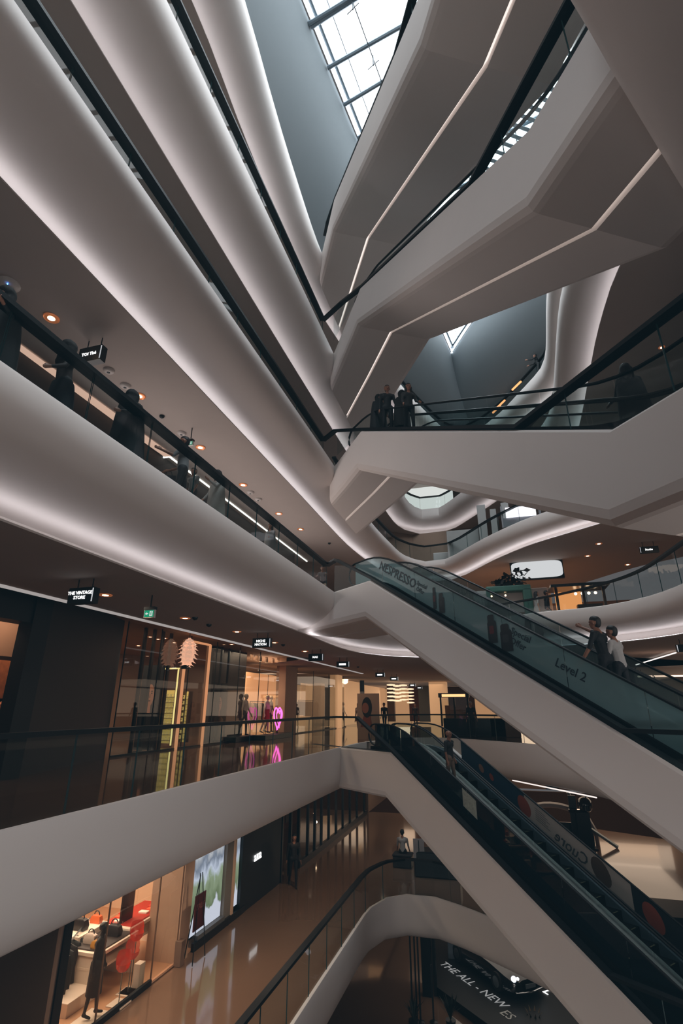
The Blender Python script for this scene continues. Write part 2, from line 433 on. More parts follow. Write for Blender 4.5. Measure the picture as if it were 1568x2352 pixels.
rl = smooth_curve([(6.6, 9), (6.2, 13), (5.8, 16.8), (5.4, 20.3), (4.6, 22.2), (2.9, 24.2), (.9, 25.6), (-.8, 26.6)], .5)
railing('glass_railing', 'curved glass railing beside the strolling pair on the right-hand gallery', rl, 5, pane=1.5, hr=.06)
rl = [p+q*.2 for p, q in zip(NOSE[2][0], NOSE[2][1]) if p.y > 22.0 and p.x > -5.8]
railing('glass_railing', 'far glass railing behind the top of the lower escalators', rl, 0, pane=1.6, hr=.05)

# deep rounded soffit of the near right slab (overhead, top right of the view)
ed = [at(1250, -130, z=8.6), at(1305, 0, z=8.6), at(1355, 82, z=8.6), at(1400, 163, z=8.6), at(1480, 295, z=8.6), at(1568, 440, z=8.6), at(1660, 590, z=8.6)]
cv = [Vector((p.x, p.y)) for p in ed]; cv.reverse(); cv = resample(cv, 30); rows = []
for i, p in enumerate(cv):
    tg = (cv[min(i+1, 29)]-cv[max(i-1, 0)]).normalized(); q = Vector((-tg.y, tg.x))
    rows.append([V3(p+q*a, z) for a, z in ((.12, 10), (.02, 9.2), (0, 8.75), (.02, 8.55), (.10, 8.38), (.28, 8.24), (.6, 8.16), (1.2, 8.12), (8, 8.1))])
m = MB(); m.grid(rows); struct(m.build('trim_14', PLASTER, smooth=True))
# ------------------------------------------------------------------ escalator flights: white cladding + a pair of escalators each
class Flight:
    def __init__(s, ub, lb, w=2.55, d=1.35, lead=2.6, tail=3.0, corner=None, c=None, rail0=None):
        s.ub, s.lb, s.w, s.d = Vector(ub), Vector(lb), w, d
        h = s.lb-s.ub; s.dz = h.z; h.z = 0; s.run = h.length; s.u = h.normalized(); s.v = Vector((-s.u.y, s.u.x, 0))
        s.tan = s.dz/s.run; s.lead, s.tail = lead, tail; s.c = c if c else w*.5; s.back = 4.0 if corner else 2.2; s.rail0 = rail0
        s.corner = Vector((corner[0], corner[1], 0)) if corner else None
    def z(s, q): return s.ub.z + (0 if q <= 0 else s.dz if q >= s.run else q*s.tan)
    def zs(s, q, r=.7):
        n = 8; return sum(s.z(q+(i/n-.5)*2*r) for i in range(n+1))/(n+1)
    def plan(s, q):
        b = s.ub+s.u*q
        if s.corner is not None and q < 0:
            # the landing part runs towards the corner where it meets the balcony edge
            d = Vector((s.corner.x-s.ub.x, s.corner.y-s.ub.y, 0)).normalized(); b = s.ub+d*(-q)
        return b
    def pt(s, q, v, h, smooth=False):
        b = s.plan(q) + s.v*v; b.z = (s.zs(q) if smooth else s.z(q))+h; return b
    def sweep(s, prof, smooth=False):
        qs = [-s.lead-s.back, -s.lead, 0, s.run, s.run+s.tail]
        a = math.atan2(-s.dz, s.run); k = math.tan(a/2)
        rows = []
        for q in qs:
            row = []
            for v, h in prof:
                # mitre the section at both bends
                qq = q + (h*k if q in (0, s.run) else 0)
                b = s.plan(qq)+s.v*v
                if s.corner is not None and q < 0:
                    # landing plate: runs straight back until it meets the balcony edge
                    P = s.ub+s.v*v; t = (P.x-s.corner.x+.12)/s.u.x
                    b = P-s.u*(t+.3) if q < -s.lead else P-s.u*min(s.lead, t)
                zz = s.ub.z if q <= 0 else s.lb.z
                b.z = zz+h
                row.append(b)
            rows.append(row)
        return rows
def cladding(name, label, F, slot=True):
    root = thing(name, label, 'escalator cladding', F.pt(0, 0, 0))
    d, w = F.d, F.w; c = F.c
    m = MB(); m.grid(F.sweep([(.14, -.02), (.05, 0), (0, -.05), (0, -d+.22), (.03, -d+.09), (.12, -d+.015), (.22, -d), (c-.05, -d), (c-.05, -d+.16)]))
    m.grid(F.sweep([(c+.05, -d+.16), (c+.05, -d), (w-.18, -d), (w-.06, -d+.03), (w, -d+.14), (w+.16, -.05), (w+.2, .02), (w+.02, .02)]))
    m.grid(F.sweep([(.05, 0), (.30, .02), (.30, .0), (w-.1, -.3)]), 1)
    m.build('cladding_shell', [PLASTER, DARK], root)
    if slot:
        m = MB(); m.grid(F.sweep([(c-.05, -d+.12), (c-.02, -d+.16), (c+.05, -d+.16)])); m.build('light_slot', LEDW, root)
    # outer glass and thick rail on the left edge
    q0 = -1.15/abs(F.tan)
    path = [F.pt(-F.lead-.05, .10, 1.1), F.pt(q0-.45, .10, 1.1), F.pt(q0, .10, 1.1)]
    path[2] = F.pt(q0-.12, .10, 1.1)
    q1 = F.run-1.02/abs(F.tan)
    path += [Vector((0, 0, 0))]*0
    A = F.pt(0, .10, .07); B = F.pt(q1, .10, .07); B.z = F.lb.z+1.09
    path = [Vector(F.rail0) if F.rail0 else F.pt(-F.lead-.05, .10, 1.1), F.pt(q0, .10, 1.1), A, B, F.pt(F.run+F.tail, .10, 1.09)]
    m = MB(); m.tube(path, .135, 4, ry=.05); m.build('side_rail', RUBBER, root)
    m = MB()
    a, b, c2 = F.pt(-F.lead, .10, 0), F.pt(-F.lead, .10, 1.07), F.pt(q0, .10, 1.07)
    m.poly([a, F.pt(0, .10, 0), c2, b]); m.build('glass_panel', GLASS, root)
    b0 = F.pt(q1, .10, .05); e0 = F.pt(F.run+.9, .10, 0); e1 = F.pt(F.run+.9, .10, 1.06); 
    m = MB(); m.poly([b0, F.pt(F.run, .10, 0), e0, e1]); m.build('glass_panel', GLASS, root)
    m = MB(); m.poly([F.pt(F.run+.92, .10, 0), F.pt(F.run+F.tail, .10, 0), F.pt(F.run+F.tail, .10, 1.06), F.pt(F.run+.92, .10, 1.06)]); m.build('glass_panel', GLASS, root)
    for q in (F.run-.75, F.run+.91):
        m = MB(); zt = F.lb.z+1.07; p = F.pt(q, .10, .02); t = Vector((p.x, p.y, zt)); m.tube([p, t], .012, 4); m.build('panel_joint', EDGE, root)
    return root
def hpath(F, v, h=.87, r=.36, ext=1.35):
    path = []
    q0 = -ext; q1 = F.run+ext
    for i in range(9):
        a = PI*(1.0-i/8); path.append(F.pt(q0-r*math.sin(a), v, h-r+r*-math.cos(PI-a)) if False else F.pt(q0-r*math.sin(a), v, h-r-r*math.cos(PI-a)*-1 if False else h-r+r*math.cos(a)))
    n = 34
    for i in range(1, n): path.append(F.pt(q0+(q1-q0)*i/n, v, h, True))
    for i in range(9):
        a = PI*i/8; path.append(F.pt(q1+r*math.sin(a), v, h-r+r*math.cos(a)))
    return path
def escalator(name, label, F, v0, width, near=GLASS, far=GLASS, step_vis=True, group=None):
    root = thing(name, label, 'escalator', F.pt(0, v0, 0), group)
    for vi, gm, nm in ((v0+.06, near, 'a'), (v0+width-.06, far, 'b')):
        m = MB(); m.tube(hpath(F, vi), .038, 6, ry=.028); m.build('handrail', RUBBER, root, smooth=True)
        # skirt deck
        m = MB(); qs = [-1.5+i*(F.run+3.0)/36 for i in range(37)]
        inner = (nm == 'b') == (v0 < .9); hd = .30 if inner else .12
        m.grid([[F.pt(q, vi-.10, -.2, True), F.pt(q, vi-.10, hd, True), F.pt(q, vi+.10, hd, True), F.pt(q, vi+.10, -.2, True)] for q in qs]); m.build('deck', DECK if inner else BSTEEL if nm == 'b' else DSTEEL, root)
        # balustrade panes
        N = 8; L = F.run+2.7
        for i in range(N):
            a = -1.35+L*i/N+.008; b = -1.35+L*(i+1)/N-.008; m = MB(); rows = []
            for k in range(6):
                q = a+(b-a)*k/5; rows.append([F.pt(q, vi, .12, True), F.pt(q, vi, .85, True)])
            m.grid(rows); m.build('balustrade_panel', gm, root)
    # treads
    if step_vis:
        tread = .40; n = int((F.run+2.4)/tread)
        for i in range(n):
            q = -1.2+i*tread; m = MB()
            zc = F.zs(q+tread/2, .45); zn = F.zs(q-tread/2, .45)
            a = F.pt(q, v0+.14, 0); b = F.pt(q, v0+width-.14, 0); c = F.pt(q+tread, v0+width-.14, 0); d = F.pt(q+tread, v0+.14, 0)
            for p in (a, b, c, d): p.z = zc-.06
            a2 = Vector((a.x, a.y, zn-.06)); b2 = Vector((b.x, b.y, zn-.06))
            m.add([a, b, c, d], [(0, 1, 2, 3)]); m.quad(a2, b2, b, a, 0)
            e = F.u*.035
            d2 = d.lerp(c, .55); c2 = d.lerp(c, .8); up_ = Vector((0, 0, .004)); m.add([d2-e+up_, c2-e+up_, c2+up_, d2+up_], [(0, 1, 2, 3)], 1)
            m.build('step', [DSTEEL, YEL], root, recalc=False)
        for q in (-1.55, F.run+1.25):
            m = MB(); c = F.pt(q, v0+width/2, -.03); m.box(c, (.8, width-.24, .04), rz=math.atan2(F.u.y, F.u.x)); m.build('comb_plate', STEEL, root)
    else:
        m = MB(); m.grid([[F.pt(-1.5+i*.3, v0+.14, -.08, True), F.pt(-1.5+i*.3, v0+width-.14, -.08, True)] for i in range(int((F.run+3)/.3))]); m.build('step_band', DSTEEL, root)
    # truss floor between the balustrades
    return root
YEL = mat('step_edge', (92, 88, 60), .5)
FA = Flight((-4.2585, 13.646, 20), (-.071, 6.0657, 15), w=3.0, d=1.34, lead=2.6, tail=6, c=1.42, corner=(-5.45, 15.9))
FB = Flight((-3.207, 13.369, 15), (1.3346, 5.9956, 10), w=2.75, d=1.36, lead=2.95, tail=3, c=1.25, corner=(-5.1, 15.85), rail0=(-5.35, 15.72, 16.1))
cu_, cl_ = at(828, 989, z=10), at(1400, 985, z=5)
FC = Flight(cu_, cl_, w=2.45, d=1.30, lead=1.95, tail=4, corner=(-5.15, 16.15), rail0=(-5.56, 16.6, 11.1))
FD = Flight((-3.375, 14.615, 5), (3.234, 9.0185, 0), w=2.9, d=1.12, lead=2.1, tail=5, rail0=(-5.36, 16.6, 6.1))
FE = Flight((-3.788, 19.02, 0), (3.024, 13.672, -5), w=2.9, d=1.43, lead=3.0, tail=5, rail0=(-6.25, 20.62, 1.1))
cladding('escalator_cladding', 'topmost white escalator cladding crossing below the rooflight, seen from underneath', FA)
cladding('escalator_cladding', 'second white escalator cladding from the top, faceted underside with a bright light slot', FB)
cladding('escalator_cladding', 'broad white escalator cladding in the middle, with a black rail along its level top edge', FC)
cladding('escalator_cladding', 'white sloping escalator cladding under the teal advertising film', FD, slot=False)
cladding('escalator_cladding', 'lowest white sloping escalator cladding above the lowest balcony edge', FE, slot=False)
V0, WD = .38, 1.12
def pair(F, names, **kw):
    wd = WD
    a = escalator('escalator', names[0], F, V0, wd, **kw.get('a', {}))
    b = escalator('escalator', names[1], F, V0+wd, wd, **kw.get('b', {}))
    return a, b
pair(FB, ('near escalator of the second pair from the top, with black handrail loop', 'far escalator of the pair second from the top, mostly hidden by the near one'), a=dict(step_vis=False), b=dict(step_vis=False))
pair(FC, ('near escalator in the middle carrying a huddled group at its upper end', 'far escalator in the middle behind the huddled group'), a=dict(step_vis=False), b=dict(step_vis=False))
d1, d2 = pair(FD, ('escalator with teal advertising film carrying the couple, on the upper sloping flight', 'escalator behind the couple on the upper sloping flight, pale printed glass'), a=dict(near=FILM, far=FILM2), b=dict(near=FILM2, far=FILM2))
ADK = glassmat('dark_ad_film', (40, 55, 62), .7, .72, (14, 26, 34))
e1, e2 = pair(FE, ('escalator on the lowest flight behind dark film carrying a person in beige trousers', 'escalator on the lowest flight with a printed advertising strip on its far glass'), a=dict(near=ADK), b={})

# lettering and prints on the escalator glass
INK = mat('dark_lettering', (10, 30, 42), .5); INKP = mat('print_grey', (60, 66, 70), .6)
def on_glass(F, v, q, h, s, size, m, root, back=False, **kw):
    sl = Vector((F.u.x*F.run, F.u.y*F.run, F.dz)).normalized()
    upv = Vector((0, 0, 1))
    n = F.v if back else -F.v
    o = F.pt(q, v, h, True)+n*.012
    X = -sl if back else sl
    Y = n.cross(X)
    return lettering(s, size, o, X, Y, m, root, extrude=.001, **kw)
def print_panel(F, v, q0, q1, h0, h1, m, root, name='printed_panel', side=-1):
    mb = MB(); rows = []
    for i in range(9):
        q = q0+(q1-q0)*i/8; rows.append([F.pt(q, v, h0, True)+F.v*side*.008, F.pt(q, v, h1, True)+F.v*side*.008])
    mb.grid(rows); return mb.build(name, m, root)
wD = WD; vn = V0+.06; vf = V0+2*wD-.06
on_glass(FD, vn, .75, .50, 'NESPRESSO', .36, INK, d1)
on_glass(FD, vn, 1.75, .50, 'Special\nOffer', .16, INK, d1)
on_glass(FD, vn, 4.75, .55, 'Special\nOffer', .20, INK, d1)
on_glass(FD, vn, 5.85, .50, 'Level 2', .24, INK, d1)
on_glass(FD, vf, 1.6, .55, 'Level 2', .16, INKP, d2, back=True)
on_glass(FD, vf, 2.7, .50, 'Special\nOffer', .14, INKP, d2, back=True)
on_glass(FD, vf, 6.1, .55, 'Special\nOffer', .16, INKP, d2, back=True)
on_glass(FD, vf, 7.7, .50, 'NESPRESSO', .34, INK, d2, back=True)
def machine_print(F, v, q, root, w=.22, h=.62, cols=((22, 26, 30), (86, 24, 26)), side=-1):
    """printed picture of a small coffee machine, flat on the glass"""
    sl = Vector((F.u.x, F.u.y, 0)); up = Vector((0, 0, 1)); o = F.pt(q, v, .16, True)+F.v*side*.016
    mb = MB()
    def rr(x0, x1, y0, y1, mi):
        c = .25*min(x1-x0, y1-y0); pts = []
        for cx, cy, a0 in ((x1-c, y1-c, 0), (x0+c, y1-c, 90), (x0+c, y0+c, 180), (x1-c, y0+c, 270)):
            for k in range(4):
                a = math.radians(a0+k*30); pts.append(o+sl*(cx+c*math.cos(a))+up*(cy+c*math.sin(a)))
        mb.poly(pts, mi)
    rr(-w/2, w/2, 0, h*.78, 0); o += F.v*side*.002
    rr(-w*.42, w*.30, h*.62, h, 0); o += F.v*side*.002
    rr(-w*.3, w*.2, h*.3, h*.6, 1); rr(-w*.5, w*.5, -.02, .05, 0)
    return mb.build('machine_print', [mat('print_%d_%d_%d' % c, c, .5) for c in cols], root, recalc=False)
machine_print(FD, vn, 2.25, d1, w=.12, h=.55); machine_print(FD, vn, 2.5, d1, w=.2, h=.5, cols=((22, 26, 30), (40, 44, 48)))
machine_print(FD, vn, 4.05, d1, w=.26, h=.62); machine_print(FD, vn, 4.42, d1, w=.32, h=.58, cols=((22, 26, 30), (44, 48, 52)))
machine_print(FD, vf, 3.45, d2, w=.2, h=.5); machine_print(FD, vf, 3.75, d2, w=.24, h=.45)
machine_print(FD, vf, 5.55, d2, w=.3, h=.62, cols=((96, 22, 26), (40, 14, 16))); machine_print(FD, vf, 5.85, d2, w=.18, h=.5)
# lowest flight: strip of prints on the far glass
wE = WD; ve = V0+2*wE-.06
BLUE = mat('print_blue', (20, 50, 70), .5); GREY = mat('print_pale', (160, 154, 147), .6); NAVY = mat('print_navy', (14, 26, 34), .5); ORG = mat('print_orange', (128, 58, 40), .6)
print_panel(FE, ve, .9, 3.35, .14, .90, BLUE, e2); print_panel(FE, ve, 3.35, 6.3, .14, .90, GREY, e2); print_panel(FE, ve, 6.3, 9.6, .14, .90, NAVY, e2)
def disc(F, v, q, h, r, m, root, name='round_print'):
    mb = MB(); sl = Vector((F.u.x*F.run, F.u.y*F.run, F.dz)).normalized(); up = Vector((0, 0, 1)); o = F.pt(q, v, h, True)-F.v*.014
    mb.poly([o+sl*math.cos(a)*r+up*math.sin(a)*r for a in [i*2*PI/20 for i in range(20)]]); return mb.build(name, m, root)
disc(FE, ve, 3.32, .5, .26, ORG, e2); disc(FE, ve, 6.75, .5, .28, ORG, e2)
disc(FE, ve, 5.55, .52, .30, mat('print_brown', (70, 56, 46), .6), e2); disc(FE, ve, 2.15, .52, .1, ORG, e2)
on_glass(FE, ve-.018, 4.55, .50, 'Cuore', .40, INKP, e2, back=True) if False else None
def mirrored(F, v, q, h, s, size, m, root, **kw):
    """lettering that faces the far side, so it reads mirrored through the glass"""
    sl = Vector((F.u.x*F.run, F.u.y*F.run, F.dz)).normalized(); n = F.v; X = -sl; Y = n.cross(X)
    return lettering(s, size, F.pt(q, v, h, True)-F.v*.02, X, Y, m, root, extrude=.001, **kw)
mirrored(FE, ve, 4.75, .46, 'Cuore', .40, INKP, e2)
for k in range(6):
    print_panel(FE, ve, 3.7, 4.15-(k % 3)*.06, .42+k*.06, .435+k*.06, INKP, e2, 'text_line', -2)
mirrored(FE, ve, 8.0, .55, 'PEPPINA', .30, GREY, e2); print_panel(FE, ve, 7.5, 8.5, .30, .34, GREY, e2, 'text_line', -2)
PORT = mat('print_portrait', (128, 92, 74), .6)
disc(FE, ve, 1.75, .52, .12, PORT, e2); 
print_panel(FE, V0+.06, 2.75, 3.25, .30, .78, mat('leaflet_print', (150, 160, 152), .6, var=.5, scale=14), e1, 'leaflet_print')
# ------------------------------------------------------------------ storefronts beside the main walkway (storey at eye level)
XS = -11.7
def pr(px0, py0, px1, py1, x):
    """y/z rectangle on an upright plane x, read between two photo corners"""
    ym = (py0+py1)/2; xm = (px0+px1)/2
    return at(px0, ym, x=x).y, at(px1, ym, x=x).y, at(xm, py1, x=x).z, at(xm, py0, x=x).z
def panel(m, px0, py0, px1, py1, x, th=.04, mi=0, z0=None, z1=None):
    y0, y1, za, zb = pr(px0, py0, px1, py1, x)
    za = za if z0 is None else z0; zb = zb if z1 is None else z1
    return m.box((x-th/2, (y0+y1)/2, (za+zb)/2), (th, abs(y1-y0), zb-za), mi=mi)
WOOD = mat('warm_wood', (120, 84, 58), .5, var=.15, scale=6)
PEACH = mat('peach_panel', (228, 176, 132), .6, emit=(240, 170, 118), es=.85)  # panels are no lamp: emission stands in for shop light falling on them
CREAM = mat('cream_wall', (226, 190, 152), .6, emit=(235, 180, 130), es=.38)  # emission brightens these plain walls in place of lamplight
BEIGE = mat('beige_column', (186, 150, 124), .6)
BROWN = mat('brown_shop_wall', (104, 78, 60), .6)
SHOPCEIL = mat('shop_ceiling', (150, 118, 94), .7)
YLED = emis('yellow_led', (236, 214, 140), 1.5)
COPL = emis('copper_led', (235, 160, 112), .75)
# raised soffit over the shop line, with a pale trim at the step
m = MB(); m.box((-14.6, 20, 4.2), (10.9, 58, .1)); struct(m.build('ceiling', SHOPCEIL))
m = MB(); m.box((-9.2, 14, 3.93), (.12, 46, .50), mi=0); m.box((-9.2, 14, 3.685), (.16, 46, .03), mi=1)
struct(m.build('trim_7', [PLASTER_D, emis('trim_glow', (236, 226, 222), .42)]))
m = MB(); m.box((-19.4, 24, 2.1), (.2, 50, 4.2)); struct(m.build('wall_left', BROWN))
# dark cladding at the left and the recess with a framed picture
m = MB(); a, b = Vector((-10.3, 9.8)), Vector((-11.75, 14.55))
m.add([V3(a, 0), V3(b, 0), V3(b, 4.16), V3(a, 4.16), V3(a+Vector((-.6, .1)), 0), V3(b+Vector((-.9, .25)), 0), V3(b+Vector((-.9, .25)), 4.16), V3(a+Vector((-.6, .1)), 4.16)],
      [(0, 1, 2, 3), (1, 5, 6, 2), (4, 0, 3, 7), (5, 4, 7, 6)])
m.box((-10.6, 8.4, 3.75), (.5, 3, .9)); m.box((-10.9, 8.6, .3), (.3, 1.9, .6)); m.box((-10.5, 9.85, 2), (.4, .5, 4.2))
struct(m.build('wall_left', DARK))
m = MB(); m.box((-12.2, 9.6, 2), (.1, 9, 4.2)); struct(m.build('wall_left', mat('recess_wall', (150, 112, 88), .7)))
t = thing('picture', 'framed orange picture on the recessed wall at the far left edge', 'picture', (-11.6, 7.35, 1.9))
yy = at(6, 1560, x=-11.9).y; zz = at(6, 1560, x=-11.9).z
m = MB(); m.box((-11.93, yy, zz), (.05, 1.2, 1.1)); m.build('frame', mat('dark_frame', (40, 24, 18), .4), t)
m = MB(); m.box((-11.90, yy, zz), (.03, 1.0, .9)); m.build('picture_surface', mat('orange_print', (190, 110, 66), .6, var=.5, scale=8), t)
p = at(12, 1632, x=-11.2)
m = MB(); m.lathe((p.x, p.y, p.z-.22), [(.05, 0), (.2, .05), (.27, .2), (.22, .36), (.08, .44)], 14)
tag(m.build('woven_ball', mat('orange_weave', (170, 96, 58), .8, var=.5, scale=30, bump=.5), smooth=True), 'orange woven ball lying on a dark ledge at the left edge', 'ornament')
m = MB(); m.box((p.x-.1, p.y, (p.z-.22)/2), (.9, 1.2, p.z-.22)); tag(m.build('display_plinth', DARK), 'dark plinth carrying the orange woven ball', 'plinth')

# glazed shop front
ys = [14.7, 16.6, 18.6, 20.7, 22.9, 25.2, 27.8, 30.6, 33.6, 37, 41]
win = None
for i, (a, b) in enumerate(zip(ys, ys[1:])):
    if i == 6: continue
    m = MB(); m.quad((XS, a+.01, .06), (XS, b-.01, .06), (XS, b-.01, 4.14), (XS, a+.01, 4.14))
    g = struct(m.build('window_%d' % (i+2), SHOPGLASS))
    m = MB(); m.box((XS, (a+b)/2, .03), (.05, b-a, .06)); m.box((XS, a, 2.1), (.03, .025, 4.1)); m.build('window_frame', BLACK, g)
# dark fins just inside
for px, py in ((331, 1480), (352, 1482), (372, 1484), (391, 1487)):
    q = at(px-5, py+40, x=-12.0); m = MB(); m.box((-12.0, q.y, 2.07), (.08, .12, 4.14))
    tag(m.build('screen_fin', BLACK), 'tall thin black fin standing inside the first shop window', 'screen', 'row of tall black fins in the first shop window')
# picture boards with portraits (generic faces)
def portrait(px0, py0, px1, py1, x, label, dress):
    """upright board facing the walkway's near end"""
    yc = at((px0+px1)/2, (py0+py1)/2, x=x).y; pym = (py0+py1)/2
    x0, x1 = at(px0, pym, y=yc).x, at(px1, pym, y=yc).x; z1 = at((px0+px1)/2, py0, y=yc).z; z0 = .02; h = z1-z0; wd = abs(x1-x0); xc = (x0+x1)/2
    t = thing('poster_board', label, 'poster', (xc, yc, 0))
    m = MB(); m.box((xc, yc+.03, (z0+z1)/2), (wd, .06, h)); m.build('board', mat('poster_black', (14, 15, 18), .5), t)
    m = MB(); y = yc-.002
    def P(u, v_, d): return (xc+u*wd, y-d, z0+v_*h)
    def ell(cu_, cv_, ru, rv, mi, d): m.poly([(xc+cu_*wd+ru*wd*math.cos(a), y-d, z0+cv_*h+rv*h*math.sin(a)) for a in [k*2*PI/20 for k in range(20)]], mi)
    m.poly([P(-.46, .02, .003), P(.46, .02, .003), P(.34, .38, .003), P(.1, .45, .003), P(-.1, .45, .003), P(-.36, .38, .003)], 1)
    ell(-.02, .68, .25, .15, 2, .005); ell(-.02, .63, .19, .135, 0, .008)
    m.poly([P(-.1, .42, .006), P(.07, .42, .006), P(.06, .54, .006), P(-.09, .54, .006)], 0)
    for s_ in (-1, 1): ell(-.02+s_*.08, .655, .035, .010, 2, .011); ell(-.02+s_*.08, .68, .05, .007, 2, .011)
    m.poly([P(-.04, .645, .011), P(.0, .645, .011), P(.012, .60, .011), P(-.05, .60, .011)], 4); ell(-.02, .565, .06, .010, 3, .012)
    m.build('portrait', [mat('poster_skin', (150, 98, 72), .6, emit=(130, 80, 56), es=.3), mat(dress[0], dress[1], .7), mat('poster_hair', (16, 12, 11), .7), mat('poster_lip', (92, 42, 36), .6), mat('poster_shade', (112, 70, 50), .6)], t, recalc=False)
portrait(322, 1528, 370, 1662, -12.5, 'black poster board with the portrait of a short-haired sitter behind the black fins', ('poster_shirt', (34, 30, 30)))
portrait(488, 1570, 520, 1660, -12.4, 'poster board with the portrait of a long-haired sitter in pale dress in dark shop', ('poster_dress', (110, 92, 80)))
# lit shelving with small goods
def shelf_unit(px0, py0, px1, py1, x, rows, cols, label, lit=True):
    yc = at((px0+px1)/2, (py0+py1)/2, x=x).y; pym = (py0+py1)/2
    x0, x1 = at(px0, pym, y=yc).x, at(px1, pym, y=yc).x; z1 = at((px0+px1)/2, py0, y=yc).z; z0 = .1; wd = abs(x1-x0); xc = (x0+x1)/2
    t = thing('display_shelf', label, 'shelf', (xc, yc, 0))
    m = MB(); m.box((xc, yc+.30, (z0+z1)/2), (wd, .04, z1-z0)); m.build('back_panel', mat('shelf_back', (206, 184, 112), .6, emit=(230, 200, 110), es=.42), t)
    for q in (x0, x1):
        m = MB(); m.box((q, yc+.15, (z0+z1)/2), (.03, .30, z1-z0)); m.build('side_panel', BROWN, t)
    if lit:
        m = MB(); m.box((x1+.06, yc-.02, (z0+z1)/2+.4), (.05, .04, z1-z0+.9)); m.box((xc-.2, yc-.02, z1+.84), (wd+.6, .04, .05)); m.build('light_strip', YLED, t)
    for i in range(rows):
        z = z0+.12+(z1-z0-.2)*i/rows; m = MB(); m.box((xc, yc+.15, z), (wd-.04, .28, .02)); m.build('shelf_board', mat('shelf_glass', (120, 108, 76), .3), t)
        for j in range(cols):
            xq = x0+wd*(j+.5)/cols; h = .10+.05*random.random(); m = MB()
            m.lathe((xq, yc+.1, z+.012), [(.05, 0), (.055, h*.3), (.02, h*.55), (.05, h*.8), (.048, h)], 8)
            where = 'wide yellow-lit shelves' if lit else 'narrow shelves beside the copper frame'
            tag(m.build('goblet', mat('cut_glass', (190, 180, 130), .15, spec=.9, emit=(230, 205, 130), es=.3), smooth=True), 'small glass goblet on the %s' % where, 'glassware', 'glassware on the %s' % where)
shelf_unit(366, 1585, 398, 1668, -13.0, 9, 4, 'wide yellow-lit display shelves full of small glassware behind shop glass')
shelf_unit(413, 1588, 430, 1668, -12.8, 8, 2, 'narrow display shelves beside the copper door frame', lit=False)
# copper framed doorway and the feather lamp
t = thing('door_frame', 'tall copper lit door frame in the glazed shop front', 'door frame', (XS+.03, at(450, 1600, x=XS).y, 0))
ya, yb = at(413, 1600, x=XS).y, at(473, 1570, x=XS).y; zt = at(481, 1482, x=XS).z
for yv in (ya, yb):
    m = MB(); m.box((XS+.05, yv, zt/2), (.08, .09, zt)); m.build('jamb', COPL, t)
m = MB(); m.box((XS+.05, (ya+yb)/2, zt), (.08, yb-ya, .07)); m.build('lintel', COPL, t)
p = at(432, 1500, x=-11.3)
t = thing('feather_lamp', 'pale feathered oval lamp glowing near the copper door frame', 'lamp', p)
m = MB()
for k in range(7):
    for j in range(9):
        a = PI*(j+.5)/9-PI/2; ph = k*2*PI/7; rr = .28*math.cos(a); c = p+Vector((rr*math.cos(ph), rr*math.sin(ph), .48*math.sin(a)))
        o = Vector((math.cos(ph), math.sin(ph), -.5))*.14; s = Vector((-math.sin(ph), math.cos(ph), 0))*.12
        m.add([c-s, c+o, c+s, c+Vector((0, 0, .1))], [(0, 1, 2, 3)])
m.sphere(p, .24, 8, sz=1.8)
m.build('feather_shade', mat('pale_feather', (226, 190, 164), .7, emit=(255, 205, 175), es=.45), t, recalc=False)
m = MB(); m.tube([p+Vector((0, 0, .45)), Vector((p.x, p.y, 4.15))], .012, 5); m.box(p+Vector((0, -.1, -.52)), (.22, .2, .14)); m.build('cord', BLACK, t)
# dark shop walls between windows
m = MB(); panel(m, 484, 1480, 562, 1690, -12.6, .3, z0=0, z1=4.15); struct(m.build('wall_left', mat('dark_shop', (30, 26, 25), .5)))
for i, (px0, px1) in enumerate(((505, 508), (522, 525))):
    q = at(px0, 1560, x=-12.4); m = MB(); m.box((-12.4, q.y, 2.07), (.1, .08, 4.1)); tag(m.build('screen_fin', BLACK), 'thin dark fin before the long-haired portrait', 'screen', 'dark fins before the long-haired portrait')
# window display with peach back panels
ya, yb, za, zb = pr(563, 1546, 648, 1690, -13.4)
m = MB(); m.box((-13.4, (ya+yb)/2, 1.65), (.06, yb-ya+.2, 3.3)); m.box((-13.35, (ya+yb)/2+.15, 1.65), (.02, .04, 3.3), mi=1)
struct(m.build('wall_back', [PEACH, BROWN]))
m = MB(); m.tube([(-12.6, ya-.3, 3.35), (-12.6, yb+.3, 3.35)], .03, 6)
rail_ = tag(m.build('hanging_rail', STEEL), 'bright horizontal steel rail above the peach display panels', 'rail')
for k, px in enumerate((578, 590, 598, 612, 627, 638, 650)):
    q = at(px, 1505+k*2, x=-12.3); m = MB(); m.lathe((-12.3, q.y, 3.78), [(.05, .0), (.09, .0), (.09, .28), (.05, .3)], 10); t = thing('track_spotlight', 'small track spotlight above the peach window display', 'spotlight', (-12.3, q.y, 3.78), 'track spotlights above the peach window display')
    m.build('housing', mat('spot_housing', (120, 88, 66), .4), t); mm = MB(); mm.lathe((-12.3, q.y, 3.775), [(.04, 0), (.06, .004)], 10); mm.build('lens', DOWN if k == 2 else emis('dim_lens', (255, 200, 150), 1.2), t)
